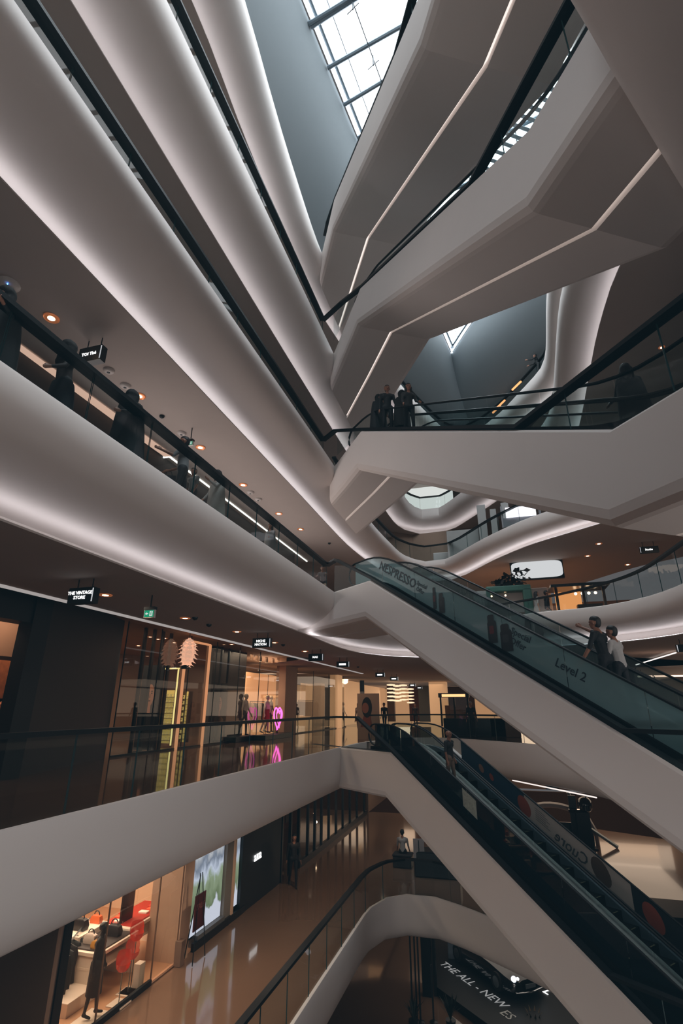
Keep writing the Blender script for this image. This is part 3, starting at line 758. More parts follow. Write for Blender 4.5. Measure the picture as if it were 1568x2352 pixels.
# plinth + pink heart sign
hp = at(628, 1690, z=0); hp.x = -11.15; hy = at(628, 1640, x=-11.15).y
m = MB(); m.box((-11.0, hy-.2, .11), (.6, 3.4, .22)); tag(m.build('display_plinth', BLACK, bevel=.01), 'long low black plinth under the pink heart sign', 'plinth')
m = MB(); m.box((-11.6, at(560, 1695, x=-11.5).y, .11), (.5, 2.2, .22)); tag(m.build('display_plinth', BLACK, bevel=.01), 'short low black plinth left of the pink heart sign', 'plinth')
NEON = emis('pink_neon', (255, 96, 190), 2.4)
t = thing('heart_sign', 'glowing pink neon heart sign standing on a black plinth', 'neon sign', (-11.0, hy+.25, .22))
hc = at(637, 1655, x=-11.0)
for sc, dx in ((1.0, 0), (.80, .10)):
    path = []
    for i in range(41):
        a = i*2*PI/40; X = 16*math.sin(a)**3/17; Z = (13*math.cos(a)-5*math.cos(2*a)-2*math.cos(3*a)-math.cos(4*a))/17
        path.append((-11.0+dx, hc.y+X*sc*.50, .98+Z*sc*.64))
    m = MB(); m.tube(path, .035 if sc == 1 else .022, 6, caps=False, up=Vector((1, 0, 0))); m.build('neon_tube', NEON, t)
m = MB(); m.tube([(-11.0, hc.y, .22), (-11.0, hc.y, .38)], .04, 6); m.build('stand', BLACK, t)
# beige columns
def column(px0, px1, x, label, name='column', m_=BEIGE, top=4.15, d=.6):
    y0, y1, _, _ = pr(px0, 1560, px1, 1640, x); m = MB(); m.box((x-d/2, (y0+y1)/2, top/2), (d, y1-y0, top)); o = m.build(name, m_, bevel=.02)
    o['kind'] = 'structure'; return o
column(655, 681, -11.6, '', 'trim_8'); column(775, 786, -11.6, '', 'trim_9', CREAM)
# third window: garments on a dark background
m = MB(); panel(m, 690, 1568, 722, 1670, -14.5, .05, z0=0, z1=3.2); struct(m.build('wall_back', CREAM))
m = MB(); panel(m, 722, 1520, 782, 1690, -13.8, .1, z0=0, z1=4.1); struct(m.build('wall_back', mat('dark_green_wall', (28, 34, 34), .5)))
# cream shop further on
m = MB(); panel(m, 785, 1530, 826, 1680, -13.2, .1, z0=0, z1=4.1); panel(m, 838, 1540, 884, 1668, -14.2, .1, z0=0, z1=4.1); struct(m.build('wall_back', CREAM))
p = at(792, 1563, x=-12.9); t = thing('wall_lamp', 'bright wall lamp in the cream shop beside the striped pole', 'lamp', p)
m = MB(); m.lathe((p.x, p.y, p.z-.3), [(.05, 0), (.25, .1), (.3, .5), (.2, .7)], 12); m.build('lamp_shade', emis('lamp_glow', (255, 220, 180), 3.0), t, smooth=True)
m = MB(); m.box((p.x-.25, p.y, p.z), (.1, .2, .2)); m.build('wall_plate', STEEL, t)
p = at(810, 1553, x=-12.5); m = MB(); m.lathe((p.x, p.y, p.z), [(.05, 0), (.2, .1), (.2, .25), (.05, .35)], 10); tag(m.build('spotlight', emis('spot_glow', (255, 240, 225), 5.0)), 'round bright spotlight hanging in the cream shop', 'spotlight')
# striped pole
q = at(832, 1668, z=0); q = Vector((-6.9, at(832, 1640, x=-6.9).y, 0)); zt = at(831, 1563, x=-6.9).z
t = thing('striped_pole', 'black and white banded round pole at the end of the walkway', 'pole', q)
n = 5
for i in range(n):
    m = MB(); m.tube([(q.x, q.y, zt*i/n), (q.x, q.y, zt*(i+1)/n)], .12, 14); m.build('band', BLACK if i % 2 == 0 else mat('pole_white', (150, 146, 144), .5), t)
# advertising stand with a portrait beside the pole
q = Vector((-6.3, at(846, 1640, x=-6.3).y, 0)); t = thing('advertising_stand', 'white advertising stand with a dark-haired portrait beside the striped pole', 'sign', q)
m = MB(); m.box((q.x, q.y, 1.05), (1.1, .12, 2.1)); m.build('board', mat('stand_cream', (176, 142, 118), .6), t)
m = MB(); m.poly([(q.x-.06+.26*math.cos(a), q.y-.065, 1.45+.48*math.sin(a)) for a in [k*PI/10 for k in range(20)]], 0); m.poly([(q.x-.14+.17*math.cos(a), q.y-.068, 1.42+.25*math.sin(a)) for a in [k*PI/10 for k in range(20)]], 1)
m.poly([(q.x-.4, q.y-.064, .55), (q.x+.2, q.y-.064, .55), (q.x+.1, q.y-.064, 1.15), (q.x-.2, q.y-.064, 1.15)], 2)
m.build('portrait', [mat('hair_dark', (22, 16, 15), .6), mat('print_skin', (158, 96, 72), .6), mat('print_rust', (140, 66, 40), .6)], t, recalc=False)
# long hall beyond
m = MB(); m.box((-2, 72, 2), (60, .3, 8)); struct(m.build('wall_back', CREAM))
m = MB(); m.box((15, 45, -1), (.3, 60, 14)); struct(m.build('wall_right', WALLW))
m = MB(); m.box((-3, 55, 3.80), (36, 36, .1)); struct(m.build('ceiling', CEIL))
for px0, px1, yv, nm in ((988, 1028, 52, 'trim_10'),):
    a = at(px0, 1610, y=yv); b = at(px1, 1610, y=yv); m = MB(); m.box(((a.x+b.x)/2, yv, 1.85), (b.x-a.x, 1.2, 3.7)); struct(m.build(nm, CREAM))
for k, (px, py, yv) in enumerate(((898, 1588, 50), (912, 1590, 52), (926, 1588, 54), (942, 1596, 58))):
    p = at(px, py, y=yv); t = thing('chandelier', 'sparkling tiered chandelier in the distant hall', 'chandelier', p, 'chandeliers in the distant hall')
    for q in range(5):
        m = MB(); m.lathe((p.x, p.y, p.z-.34*q+.5), [(.1, 0), (.4, .04), (.4, .12), (.1, .16)], 12); m.build('lamp_tier', emis('crystal', (255, 216, 176), 1.3), t)
# dark framed kiosk in the distance
p = at(1045, 1645, y=46); t = thing('kiosk', 'black framed glass kiosk in the distant hall beside the cream column', 'kiosk', (p.x, 46, 0))
zt = at(1040, 1597, y=46).z
for dx in (-1.1, 0, 1.1):
    m = MB(); m.box((p.x+dx, 46, zt/2), (.14, .14, zt)); m.build('post', BLACK, t)
m = MB(); m.box((p.x, 46, zt), (2.5, .5, .35)); m.build('canopy', BLACK, t); m = MB(); m.box((p.x, 45.7, zt-.02), (1.9, .05, .2)); m.build('canopy_light', emis('kiosk_light', (255, 190, 130), 1.5), t)
m = MB(); m.quad((p.x-1.1, 46.05, .2), (p.x+1.1, 46.05, .2), (p.x+1.1, 46.05, zt-.2), (p.x-1.1, 46.05, zt-.2)); m.build('pane', SHOPGLASS, t)
m = MB(); m.box((p.x, 47.5, .8), (1.8, .6, 1.6)); m.build('counter', WOOD, t)
# counters / seats on the far side behind the lower escalators
for px, w_, c, lab in ((1090, 3.2, BLACK, 'long low black bench behind the far glass railing'), (1160, 1.5, mat('taupe', (120, 98, 82), .6), 'taupe counter block beyond the far glass railing')):
    p = at(px, 1672, y=30.5); m = MB(); m.box((p.x, 30.5, .45), (w_, .8, .9)); tag(m.build('counter_block', c, bevel=.03), lab, 'counter')

# ------------------------------------------------------------------ hanging signs, exit signs, ceiling fittings
def hanging_sign(px, py, wpx, hpx, z, ceil, txt, label, tsize=.3, group=None, right_edge=True):
    p = at(px, py, z=z); dist = (p-EYE).dot(FWD); wd = wpx*dist/FPX; h = hpx*dist/FPX/.95
    t = thing('hanging_sign', label, 'sign', p, group)
    rz = 0.0
    m = MB(); m.box(p, (wd, .16, h)); m.build('sign_box', BLACK, t)
    m = MB(); e = 1 if right_edge else -1; m.box(p+Vector((e*(wd/2-.012), -.082, 0)), (.022, .006, h*.86)); m.build('edge_light', emis('sign_edge', (210, 212, 216), .8), t)
    if txt: lettering(txt, h*tsize, p+Vector((-wd*.03, -.084, 0)), (1, 0, 0), (0, 0, 1), WHITEL, t)
    elif txt is None:
        m = MB(); n = 5
        for k in range(n): m.box(p+Vector((wd*(-.3+.55*(k+.5)/n), -.083, 0)), (wd*.095, .004, h*.34))
        m.build('lettering', WHITEL, t)
    for s in (-1, 1):
        m = MB(); m.tube([p+Vector((s*wd*.3, 0, h/2)), Vector((p.x+s*wd*.3, p.y, ceil))], .012, 5); m.build('hanger', BLACK, t)
hanging_sign(192, 1369, 68, 34, 3.38, 3.7, 'THE VINTAGE\nSTORE', 'nearest black hanging sign, two lines of white capitals above the dark shop', .30)
hanging_sign(602, 1477, 44, 20, 3.38, 3.7, 'NICHE\nNATION', 'second black hanging sign along the walkway, two short lines of white capitals', .36)
hanging_sign(726, 1510, 35, 15, 3.38, 3.7, 'MAE', 'third black hanging sign along the walkway, one short white word', .42)
hanging_sign(788, 1526, 30, 12, 3.38, 3.7, None, 'black hanging sign with a line of white capitals, fourth along the walkway', .36)
for px, py, w_, tx, lab in ((873, 1550, 22, None, 'fifth black hanging sign along the walkway ceiling'), (905, 1559, 19, None, 'sixth black hanging sign along the walkway ceiling'), (947, 1574, 15, None, 'seventh black hanging sign, small in the distance'),
                         (963, 1580, 13, None, 'eighth black hanging sign, lower of two close together'), (977, 1586, 11, None, 'farthest black hanging sign of the row')):
    hanging_sign(px, py, w_, w_*.42, 3.38, 3.7, tx, lab, .4)
hanging_sign(212, 818, 62, 38, 8.42, 8.85, 'TOI Thé', 'black hanging sign with slanted white lettering behind the woman on the left gallery', .28)
hanging_sign(1490, 1263, 38, 14, 8.45, 8.85, 'Studio', 'black hanging sign with white lettering above the right-hand gallery', .42, right_edge=False)
hanging_sign(1578, 1489, 44, 16, 3.38, 3.7, '', 'black hanging sign cut by the right edge of the view', .42, right_edge=False)
GREEN = emis('exit_green', (30, 150, 110), .9); EWH = emis('exit_white', (225, 240, 235), .75)
def exit_sign(px, py, wpx, z, ceil, label):
    p = at(px, py, z=z); dist = (p-EYE).dot(FWD); wd = wpx*dist/FPX; h = wd*.68; t = thing('exit_sign', label, 'sign', p)
    m = MB(); m.box(p, (wd, .06, h)); m.build('frame', TRIMW, t)
    y = p.y-.034; m = MB(); m.box((p.x, y, p.z), (wd*.9, .004, h*.82)); m.build('green_face', GREEN, t)
    m = MB(); y -= .004; cx = p.x-wd*.2
    m.poly([(cx-wd*.16, y, p.z), (cx, y, p.z+h*.2), (cx, y, p.z+h*.07), (cx+wd*.14, y, p.z+h*.07), (cx+wd*.14, y, p.z-h*.07), (cx, y, p.z-h*.07), (cx, y, p.z-h*.2)])
    cx = p.x+wd*.22; m.box((cx, y, p.z), (wd*.28, .003, h*.6)); m.build('pictogram', EWH, t, recalc=False)
    m = MB(); m.box((cx, y-.003, p.z-.02*h), (wd*.05, .002, h*.34)); m.box((cx+wd*.02, y-.003, p.z+h*.2), (wd*.05, .002, h*.09)); m.box((cx, y-.003, p.z+h*.04), (wd*.2, .002, h*.05)); m.box((cx+wd*.05, y-.003, p.z-h*.2), (wd*.12, .002, h*.05)); m.build('running_figure', GREEN, t, recalc=False)
    m = MB(); m.box((p.x, p.y, p.z+h/2+.03), (wd*1.05, .1, .06)); m.tube([p+Vector((0, 0, h/2)), Vector((p.x, p.y, ceil))], .015, 5); m.build('bracket', BLACK, t)
exit_sign(344, 1410, 27, 3.30, 3.7, 'green and white exit sign with arrow hanging below the walkway ceiling')
exit_sign(437, 1019, 15, 8.35, 8.85, 'green and white exit sign behind the man in the grey shirt')
def downlight(px, py, z, label, group, r=.10, on=True):
    p = at(px, py, z=z-.012); t = thing('downlight', label, 'ceiling light', p, group)
    m = MB(); m.lathe(p, [(r*1.0, 0), (r*1.12, -.012), (r*1.18, 0), (r*1.18, .01)], 18); m.build('trim_ring', COPPER, t)
    m = MB(); m.lathe(p+Vector((0, 0, -.004)), [(.001, 0), (r*.95, .0), (r*.95, .01)], 16); m.build('reflector', COPPER, t)
    m = MB(); m.lathe(p+Vector((0, 0, -.009)), [(.001, 0), (r*.55, .0), (r*.55, .004)], 14); m.build('lens', DOWN, t)
for px, py in ((118, 731), (320, 910), (460, 1028), (558, 1114), (640, 1180), (690, 1216)): downlight(px, py, 8.85, 'round recessed downlight in the ceiling above the people leaning on the left gallery', 'downlights above the left gallery', .13)
for px, py in ((242, 1367), (425, 1420), (544, 1451), (630, 1476), (700, 1496)): downlight(px, py, 3.7, 'round recessed downlight in the walkway ceiling near the hanging signs', 'downlights along the walkway ceiling', .12)
downlight(128, 1408, 4.15, 'round recessed downlight in the raised soffit at the dark shop', None, .13)
for px, py in ((1375, 1249), (1349, 1277), (1441, 1297), (1525, 1222)): downlight(px, py, 8.85, 'round recessed downlight in the orange-lit ceiling of the right-hand gallery', 'downlights of the right-hand gallery', .13)
downlight(965, 1243, 13.4, 'single downlight in the brown ceiling inside the rounded far end', None, .14); downlight(1012, 1123, 18.45, 'single downlight beside the bright white far window', None, .14)
downlight(1519, 798, 13.4, 'single downlight seen through the glass behind the handrail loop at right', None, .09)
def detector(px, py, z, label, r=.12, group=None, dark=False):
    p = at(px, py, z=z); t = thing('smoke_detector', label, 'smoke detector', p, group)
    m = MB(); m.lathe(p, [(r*.5, -.07), (r*.85, -.05), (r, -.02), (r, .0)], 16); m.build('housing', BLACK if dark else TRIMW, t, smooth=True)
    m = MB(); m.lathe(p, [(r*.2, -.08), (r*.3, -.07)], 10); m.build('sensor', BLACK, t)
for px, py in ((417, 994), (288, 885), (250, 850)): detector(px, py, 8.85, 'round white smoke detector on the ceiling of the left gallery', .13, 'smoke detectors on the left gallery ceiling')
for px, py in ((372, 955), (756, 1247)): detector(px, py, 8.85, 'small dark sensor on the ceiling of the left gallery', .07, 'dark sensors on the left gallery ceiling', True)
for px, py in ((575, 1130), (593, 1146)): detector(px, py, 8.85, 'round speaker grille further along the left gallery ceiling', .14, 'speaker grilles on the left gallery ceiling')
detector(20, 652, 8.85, 'round detector with a blue light above the hooded person at the left edge', .2)
p = at(17, 652, z=8.76); m = MB(); m.sphere(p, .012, 6); tag(m.build('indicator_light', emis('blue_led', (90, 150, 255), 6)), 'tiny blue indicator light on the detector at the left edge', 'indicator light')
for px, py in ((448, 1418), (480, 1434), (650, 1480), (822, 1531)): detector(px, py, 3.7, 'small dark sensor on the walkway ceiling between the hanging signs', .08, 'dark sensors on the walkway ceiling', True)
# light band in the gallery ceiling above the walkers
def ceil_pts(pts, z): return [at(a, b, z=z) for a, b in pts]
t = thing('light_band', 'long pale glowing light band in the left gallery ceiling behind the walkers', 'ceiling light', at(200, 900, z=8.8))
A0, A1 = at(36, 783, z=8.83), at(399, 1047, z=8.83); sd = Vector((-.32, 0, 0))
m = MB(); m.add([A0, A1, A1+sd, A0+sd], [(0, 1, 2, 3)]); m.build('glow_panel', WARMP, t)
A2 = at(700, 1290, z=8.83); A2.x = A1.x-.05
m = MB(); m.tube([A1+sd*.5, A2+sd*.5], .03, 4); m.tube([A1+sd*.5, A1+sd*.5+Vector((-.75, 0, 0))], .03, 4); m.build('light_line', LEDLINE, t)

for px, py in ((318, 1483), (345, 1463), (363, 1468), (378, 1466), (400, 1476), (448, 1480), (532, 1480)):
    downlight(px, py, 4.15, 'small bright downlight in the shop ceiling behind the first glazed front', 'downlights inside the first glazed shop', .10)
for y_ in (16, 19, 22):
    l = bpy.data.lights.new('shop_spot', 'SPOT'); l.energy = 150; l.color = (1, .74, .52); l.spot_size = 2.6; l.spot_blend = .6; l.shadow_soft_size = .06
    o = bpy.data.objects.new('shop_spot', l); C.objects.link(o); o.location = (-14.2, y_, 4.1)
for px0, px1, yv, c, nm in ((890, 906, 60, BROWN, 'trim_15'), (940, 962, 62, mat('rust_front', (112, 62, 44), .6), 'trim_16'), (962, 986, 60, mat('grey_front', (92, 90, 84), .6), 'trim_17'), (1028, 1090, 64, BROWN, 'trim_18')):
    a = at(px0, 1610, y=yv); b = at(px1, 1610, y=yv); m = MB(); m.box(((a.x+b.x)/2, yv, 1.85), (b.x-a.x, .6, 3.7)); struct(m.build(nm, c))
# ------------------------------------------------------------------ lower storey: shop with red seats, image screen, dark shop, glazed doors
X1 = -9.05; Z1 = -5.0
SH_F = mat('shop_floor', (196, 150, 116), .25, var=.05); SH_W = mat('shop_cream', (222, 188, 158), .6)
def y1(px, py): return at(px, py, x=X1).y
m = MB(); m.box((-13.2, 14.5, Z1+.01), (8.2, 12, .02)); struct(m.build('floor', SH_F))
m = MB(); m.box((-16.8, 14.5, -3.2), (.1, 13, 3.6)); struct(m.build('wall_left', SH_W))
m = MB(); m.box((-13, 18.3, -3.2), (8, .12, 3.6)); struct(m.build('wall_back', SH_W))
# left reveal: dark wall, pale post, black post
pz = at(118, 2250, x=X1)
m = MB(); m.box((-9.6, 9.1, -3.2), (1.2, 2.9, 3.6)); m.box((X1-.02, 10.65, -3.2), (.1, .25, 3.6), mi=1); struct(m.build('wall_left', [mat('bronze_wall', (52, 42, 36), .5), mat('taupe_post', (128, 106, 92), .5)]))
yb = y1(135, 2250)
m = MB(); m.box((X1, yb, -3.2), (.14, .22, 3.6)); tag(m.build('door_post', BLACK), 'thick black upright post at the left end of the bright shop window', 'post')
# shop glass with black base and thin joints
yL, yR = 11.2, 15.3
for i, (a, b) in enumerate(((10.9, 12.15), (12.15, 14.1), (14.1, 15.2))):
    m = MB(); m.quad((X1, a, Z1+.1), (X1, b, Z1+.1), (X1, b, -1.6), (X1, a, -1.6)); g = struct(m.build('window_%d' % (20+i), SHOPGLASS))
    m = MB(); m.box((X1, b, -3.3), (.03, .025, 3.4)); m.build('window_frame', BROWN, g)
    m = MB(); m.box((X1, (a+b)/2, Z1+.06), (.08, b-a, .12)) if i < 2 else m.box((X1, (a+b)/2, Z1+.015), (.05, b-a, .03)); m.build('window_sill', BLACK if i < 2 else BROWN, g)
def P1(px, py, z): return at(px, py, z=z)
# tables
def table(px, py, ztop, sx, sy, label, tray, rz=.25):
    p = P1(px, py, ztop); t = thing('display_table', label, 'table', (p.x, p.y, Z1))
    c = Vector((p.x, p.y, 0))
    m = MB(); m.box((p.x, p.y, ztop-.04), (sx, sy, .08)); m.build('tabletop', mat('white_laminate', (232, 214, 196), .35), t, bevel=.01)
    m = MB(); m.box((p.x, p.y, ztop+.015), (sx*.86, sy*.88, .03)); m.build('tray', mat(tray[0], tray[1], .5), t)
    m = MB(); m.box((p.x, p.y, ztop-.34), (sx*.94, sy*.96, .05)); m.build('shelf_board', MATS['white_laminate'], t)
    for s in (-1, 1):
        m = MB(); m.box((p.x, p.y+s*sy*.46, (ztop+Z1)/2-.04), (sx*.9, .05, ztop-Z1-.08)); m.build('side_panel', MATS['white_laminate'], t)
    return p
tp = table(318, 2098, -4.02, 1.0, 2.0, 'white display table with a red tray and folded goods inside the bright shop', ('red_tray', (168, 40, 24)))
for k in range(7):
    m = MB(); q = tp+Vector((random.uniform(-.32, .32), -.75+k*.25, .05)); m.box(q, (.26, .16, .05), rz=random.uniform(-.3, .3))
    tag(m.build('folded_garment', mat('fold_%d' % (k % 3), ((230, 214, 200), (214, 84, 50), (190, 60, 40))[k % 3], .8), bevel=.012), 'folded garment lying on the red-tray table', 'garment', 'folded garments on the red-tray table')
tp2 = table(240, 2158, -4.10, .95, 1.5, 'white display table with bags on a dark tray inside the bright shop', ('dark_tray', (40, 30, 26)))
def bag(p, s, c, label):
    t = thing('handbag', label, 'bag', p); m = MB()
    m.grid([[Vector((p.x+x*s*w_, p.y+y*s*w_*.45, p.z+h*s)) for x, y in ((-1, -1), (1, -1), (1, 1), (-1, 1))] for w_, h in ((.55, 0), (.6, .25), (.5, .6), (.3, .72))], 0, True)
    m.poly([Vector((p.x+x*s*.3, p.y+y*s*.135, p.z+.72*s)) for x, y in ((-1, -1), (1, -1), (1, 1), (-1, 1))])
    m.build('bag_body', mat('bag_%d' % c[0], c, .4), t, smooth=True)
    m = MB(); m.tube([p+Vector((s*.3*math.cos(a), 0, s*(.7+.34*math.sin(a)))) for a in [i*PI/10 for i in range(11)]], .014, 5); m.build('bag_handle', BLACK, t)
bag(tp2+Vector((.1, .2, .03)), .34, (24, 24, 26), 'black handbag on the dark-tray table')
bag(tp2+Vector((-.15, -.35, .03)), .28, (196, 180, 168), 'pale handbag on the dark-tray table')
bag(tp2+Vector((.2, -.55, .03)), .22, (188, 132, 50), 'small mustard bag on the dark-tray table')
# rear display: shelf ledge with more bags
q = P1(192, 2125, -3.9); m = MB(); m.box((q.x, q.y, (-3.95+Z1)/2), (.7, 1.1, -3.95-Z1)); tag(m.build('display_block', MATS['white_laminate'], bevel=.01), 'cream block carrying a black and an orange-trimmed bag at the back of the shop', 'plinth')
bag(Vector((q.x, q.y-.15, -3.95)), .36, (30, 27, 28), 'black round-handled bag on the cream block'); bag(Vector((q.x+.1, q.y+.35, -3.95)), .26, (206, 96, 48), 'orange bag on the cream block')
# garment rail with dark trousers and coats
q = P1(175, 2160, -3.55); t = thing('garment_rail', 'steel garment rail holding long dark garments behind the shop glass', 'clothes rail', (q.x, q.y, Z1))
g0 = at(148, 2143, x=-10.4); g1 = at(206, 2140, x=-11.3); g0.z = g1.z = (g0.z+g1.z)/2
m = MB(); m.tube([g0, g1], .02, 6); m.build('crossbar', STEEL, t)
for p in (g0, g1):
    m = MB(); m.tube([(p.x, p.y, Z1+.02), p], .02, 6); m.build('upright', STEEL, t)
def garment(p, d, w_, L, c, label, group, name='hanging_garment'):
    t = thing(name, label, 'garment', p, group); n = Vector((-d.y, d.x, 0)); m = MB(); rows = []
    for h, ww, th in ((0, .25, .03), (-.05, .8, .06), (-.2, 1, .07), (-L*.6, .85, .06), (-L, .9+.1*random.random(), .07)):
        rows.append([p+Vector((0, 0, h-.08))+n*(w_/2*ww*math.cos(a))+d*(th*math.sin(a)) for a in [k*2*PI/10 for k in range(10)]])
    m.grid(rows, 0, True); m.build('cloth', c, t, smooth=True)
    m = MB(); m.tube([p+n*(-w_*.35)+Vector((0, 0, -.13)), p+Vector((0, 0, -.06)), p+n*(w_*.35)+Vector((0, 0, -.13))], .008, 4); m.tube([p+Vector((0, 0, -.06)), p+Vector((0, 0, .02))], .006, 4); m.build('hanger', STEEL, t)
DKC = [mat('dark_cloth_a', (22, 30, 32), .8), mat('dark_cloth_b', (30, 40, 42), .8), mat('dark_cloth_c', (16, 18, 22), .8)]
gd = (g1-g0).normalized()
for k in range(9): garment(g0.lerp(g1, (k+.5)/9), gd, .44, .75 if k > 1 else 1.3, DKC[k % 3], 'dark garment hanging on the steel rail behind the shop glass', 'dark garments on the steel rail')
# low white plinth, small boxes, shelves on the left wall
q = P1(160, 2272, -4.72); m = MB(); m.box((q.x, q.y, -4.86), (.9, 1.1, .28)); tag(m.build('display_plinth', MATS['white_laminate'], bevel=.012), 'low white plinth on the shop floor under the dark garments', 'plinth')
for k in range(6):
    q = at(128-k*3, 2150+k*36, x=-9.9); m = MB(); m.box((-9.95, 11.25, -2.5-k*.44), (.35, .4, .05)); tag(m.build('wall_shelf', MATS['white_laminate']), 'short white wall shelf beside the thick black post', 'shelf', 'short white shelves beside the black post')
    m = MB(); m.box((-9.95, 11.25, -2.44-k*.44), (.2, .26, .09)); tag(m.build('folded_garment', DKC[k % 3], bevel=.01), 'dark folded garment on a short white shelf by the black post', 'garment', 'dark folded garments by the black post')
# red acrylic seats stacked on clear poles
RED = mat('red_acrylic', (214, 52, 26), .15, spec=.8, emit=(210, 50, 24), es=.12, alpha=.72)
for k, (px, py, z, lab) in enumerate(((314, 2146, -3.85, 'red acrylic seat shell on a clear pole, topmost of three'), (304, 2188, -4.2, 'red acrylic seat shell on a clear pole, middle of three'), (283, 2216, -4.25, 'amber-red acrylic seat shell on a clear pole, lowest and nearest'))):
    p = at(px, py, z=z); t = thing('acrylic_seat', lab, 'seat', (p.x, p.y, Z1)); m = MB(); rows = []
    for h, r in ((-.12, .03), (-.11, .10), (-.04, .155), (.04, .17)): rows.append([p+Vector((r*math.cos(a), r*math.sin(a), h)) for a in [i*2*PI/14 for i in range(14)]])
    m.grid(rows, 0, True); m.build('seat_shell', RED, t, smooth=True)
    m = MB(); rows = []
    for h, r in ((.03, .17), (.14, .18), (.26, .14)): rows.append([p+Vector((r*math.cos(a), r*math.sin(a), h)) for a in [PI*.35+i*PI*.9/9 for i in range(10)]])
    m.grid(rows); m.build('backrest', RED, t, smooth=True)
    m = MB(); m.tube([(p.x, p.y, Z1+.03), p-Vector((0, 0, .15))], .014, 6); m.build('pole', STEEL, t)
    m = MB(); m.box((p.x, p.y, Z1+.025), (.4, .4, .03)); m.build('base_plate', MATS['white_laminate'], t)
q = P1(323, 2271, -5); m = MB(); m.box((q.x-.1, q.y, -4.74), (.18, .22, .5)); tag(m.build('display_plinth', MATS['white_laminate'], bevel=.01), 'small upright white block on the shop floor near the glass corner', 'plinth')
q = P1(404, 2175, -4.6); m = MB(); m.box((-8.95, 15.2, -4.72), (.2, .2, .56)); tag(m.build('bin', mat('taupe_bin', (120, 98, 84), .5), bevel=.01), 'small taupe bin beside the bright image screen', 'bin')
q = at(391, 2180, x=-9.9); m = MB(); m.box((-9.9, q.y, -4.6), (.3, .3, .5)); tag(m.build('bin', BLACK, bevel=.01), 'black box standing by the shop entrance, left of the taupe bin', 'bin')
# stock walls at the back: blurred bags and fabrics as individual goods
for k in range(10):
    z = -2.0-(k % 3)*.62; yv = 14.9+(k//3)*.85; m = MB(); w_ = .32+.1*random.random()
    m.grid([[Vector((-14.6+x*.12*s, yv+y*w_*s, z+h)) for x, y in ((-1, -1), (1, -1), (1, 1), (-1, 1))] for s, h in ((.9, 0), (1, .16), (.7, .36))], 0, True)
    tag(m.build('soft_bag', mat('softbag_%d' % (k % 4), ((150, 132, 120), (60, 48, 44), (176, 130, 112), (98, 84, 76))[k % 4], .8), smooth=True), 'soft bag on the high wall shelves at the back of the bright shop', 'bag', 'soft bags on the back wall shelves')
for k in range(3):
    m = MB(); m.box((-14.6, 16.2, -2.03-k*.62), (.5, 3.6, .04)); tag(m.build('wall_shelf', MATS['white_laminate']), 'long cream wall shelf full of soft bags', 'shelf', 'long shelves of soft bags')
# cream pier and mirror
m = MB(); m.box((-9.5, 15.45, -3.25), (1.0, .5, 3.5)); struct(m.build('trim_11', mat('pier', (190, 158, 134), .6)))
m = MB(); m.box((-10.4, 14.7, -3.2), (.05, .5, 2.0)); tag(m.build('mirror', mat('bronze_mirror', (60, 44, 36), .2, metal=.6)), 'narrow dark mirror leaning on the cream pier inside the shop', 'mirror')
# image screen (a tall bright landscape picture)
def imgmat():
    m = bpy.data.materials.new('landscape_screen'); m.use_nodes = True; nt = m.node_tree; nt.nodes.remove(nt.nodes['Principled BSDF'])
    tc = nt.nodes.new('ShaderNodeTexCoord'); sp = nt.nodes.new('ShaderNodeSeparateXYZ'); nt.links.new(tc.outputs['Generated'], sp.inputs[0])
    nz = nt.nodes.new('ShaderNodeTexNoise'); nz.inputs['Scale'].default_value = 5; nz.inputs['Detail'].default_value = 8; nt.links.new(tc.outputs['Generated'], nz.inputs['Vector'])
    ad = nt.nodes.new('ShaderNodeMath'); ad.operation = 'MULTIPLY_ADD'; ad.inputs[1].default_value = .45; nt.links.new(nz.outputs['Fac'], ad.inputs[0]); 
    sb = nt.nodes.new('ShaderNodeMath'); sb.operation = 'SUBTRACT'; sb.inputs[1].default_value = .22; nt.links.new(sp.outputs['Z'], sb.inputs[0]); nt.links.new(sb.outputs[0], ad.inputs[2])
    cr = nt.nodes.new('ShaderNodeValToRGB'); el = cr.color_ramp.elements
    el[0].position = 0; el[0].color = lin((206, 212, 226)); el[1].position = 1; el[1].color = lin((26, 32, 34))
    for pos, c in ((.16, (206, 212, 226)), (.19, (104, 120, 90)), (.34, (140, 156, 128)), (.42, (196, 206, 224)), (.52, (120, 130, 146)), (.62, (186, 190, 196)), (.7, (52, 60, 60)), (.82, (150, 160, 150)), (.9, (30, 36, 36))):
        e = el.new(pos); e.color = lin(c)
    nt.links.new(ad.outputs[0], cr.inputs[0])
    e = nt.nodes.new('ShaderNodeEmission'); e.inputs[1].default_value = .85; nt.links.new(cr.outputs[0], e.inputs[0]); nt.links.new(e.outputs[0], nt.nodes['Material Output'].inputs[0]); return m
IMG = imgmat()
t = thing('image_screen', 'tall bright screen showing a pale mountain landscape', 'screen', (X1-.2, 16.9, Z1+.3))
m = MB(); m.quad((X1-.1, 15.85, Z1+.32), (X1-.1, 17.75, Z1+.32), (X1-.1, 17.75, -1.5), (X1-.1, 15.85, -1.5)); m.build('screen_face', IMG, t)
m = MB(); m.box((X1-.18, 16.8, -3.1), (.1, 1.95, 3.3)); m.build('screen_case', BLACK, t)
t = thing('image_screen', 'narrow bright strip screen squeezed between grey column and dark shop', 'screen', (X1-.2, 18.7, Z1+.3))
m = MB(); m.quad((X1-.05, 18.55, Z1+.32), (X1-.05, 18.8, Z1+.32), (X1-.05, 18.8, -1.5), (X1-.05, 18.55, -1.5)); m.build('screen_face', IMG, t)
m = MB(); m.box((X1-.12, 18.67, -3.1), (.1, .3, 3.3)); m.build('screen_case', BLACK, t)
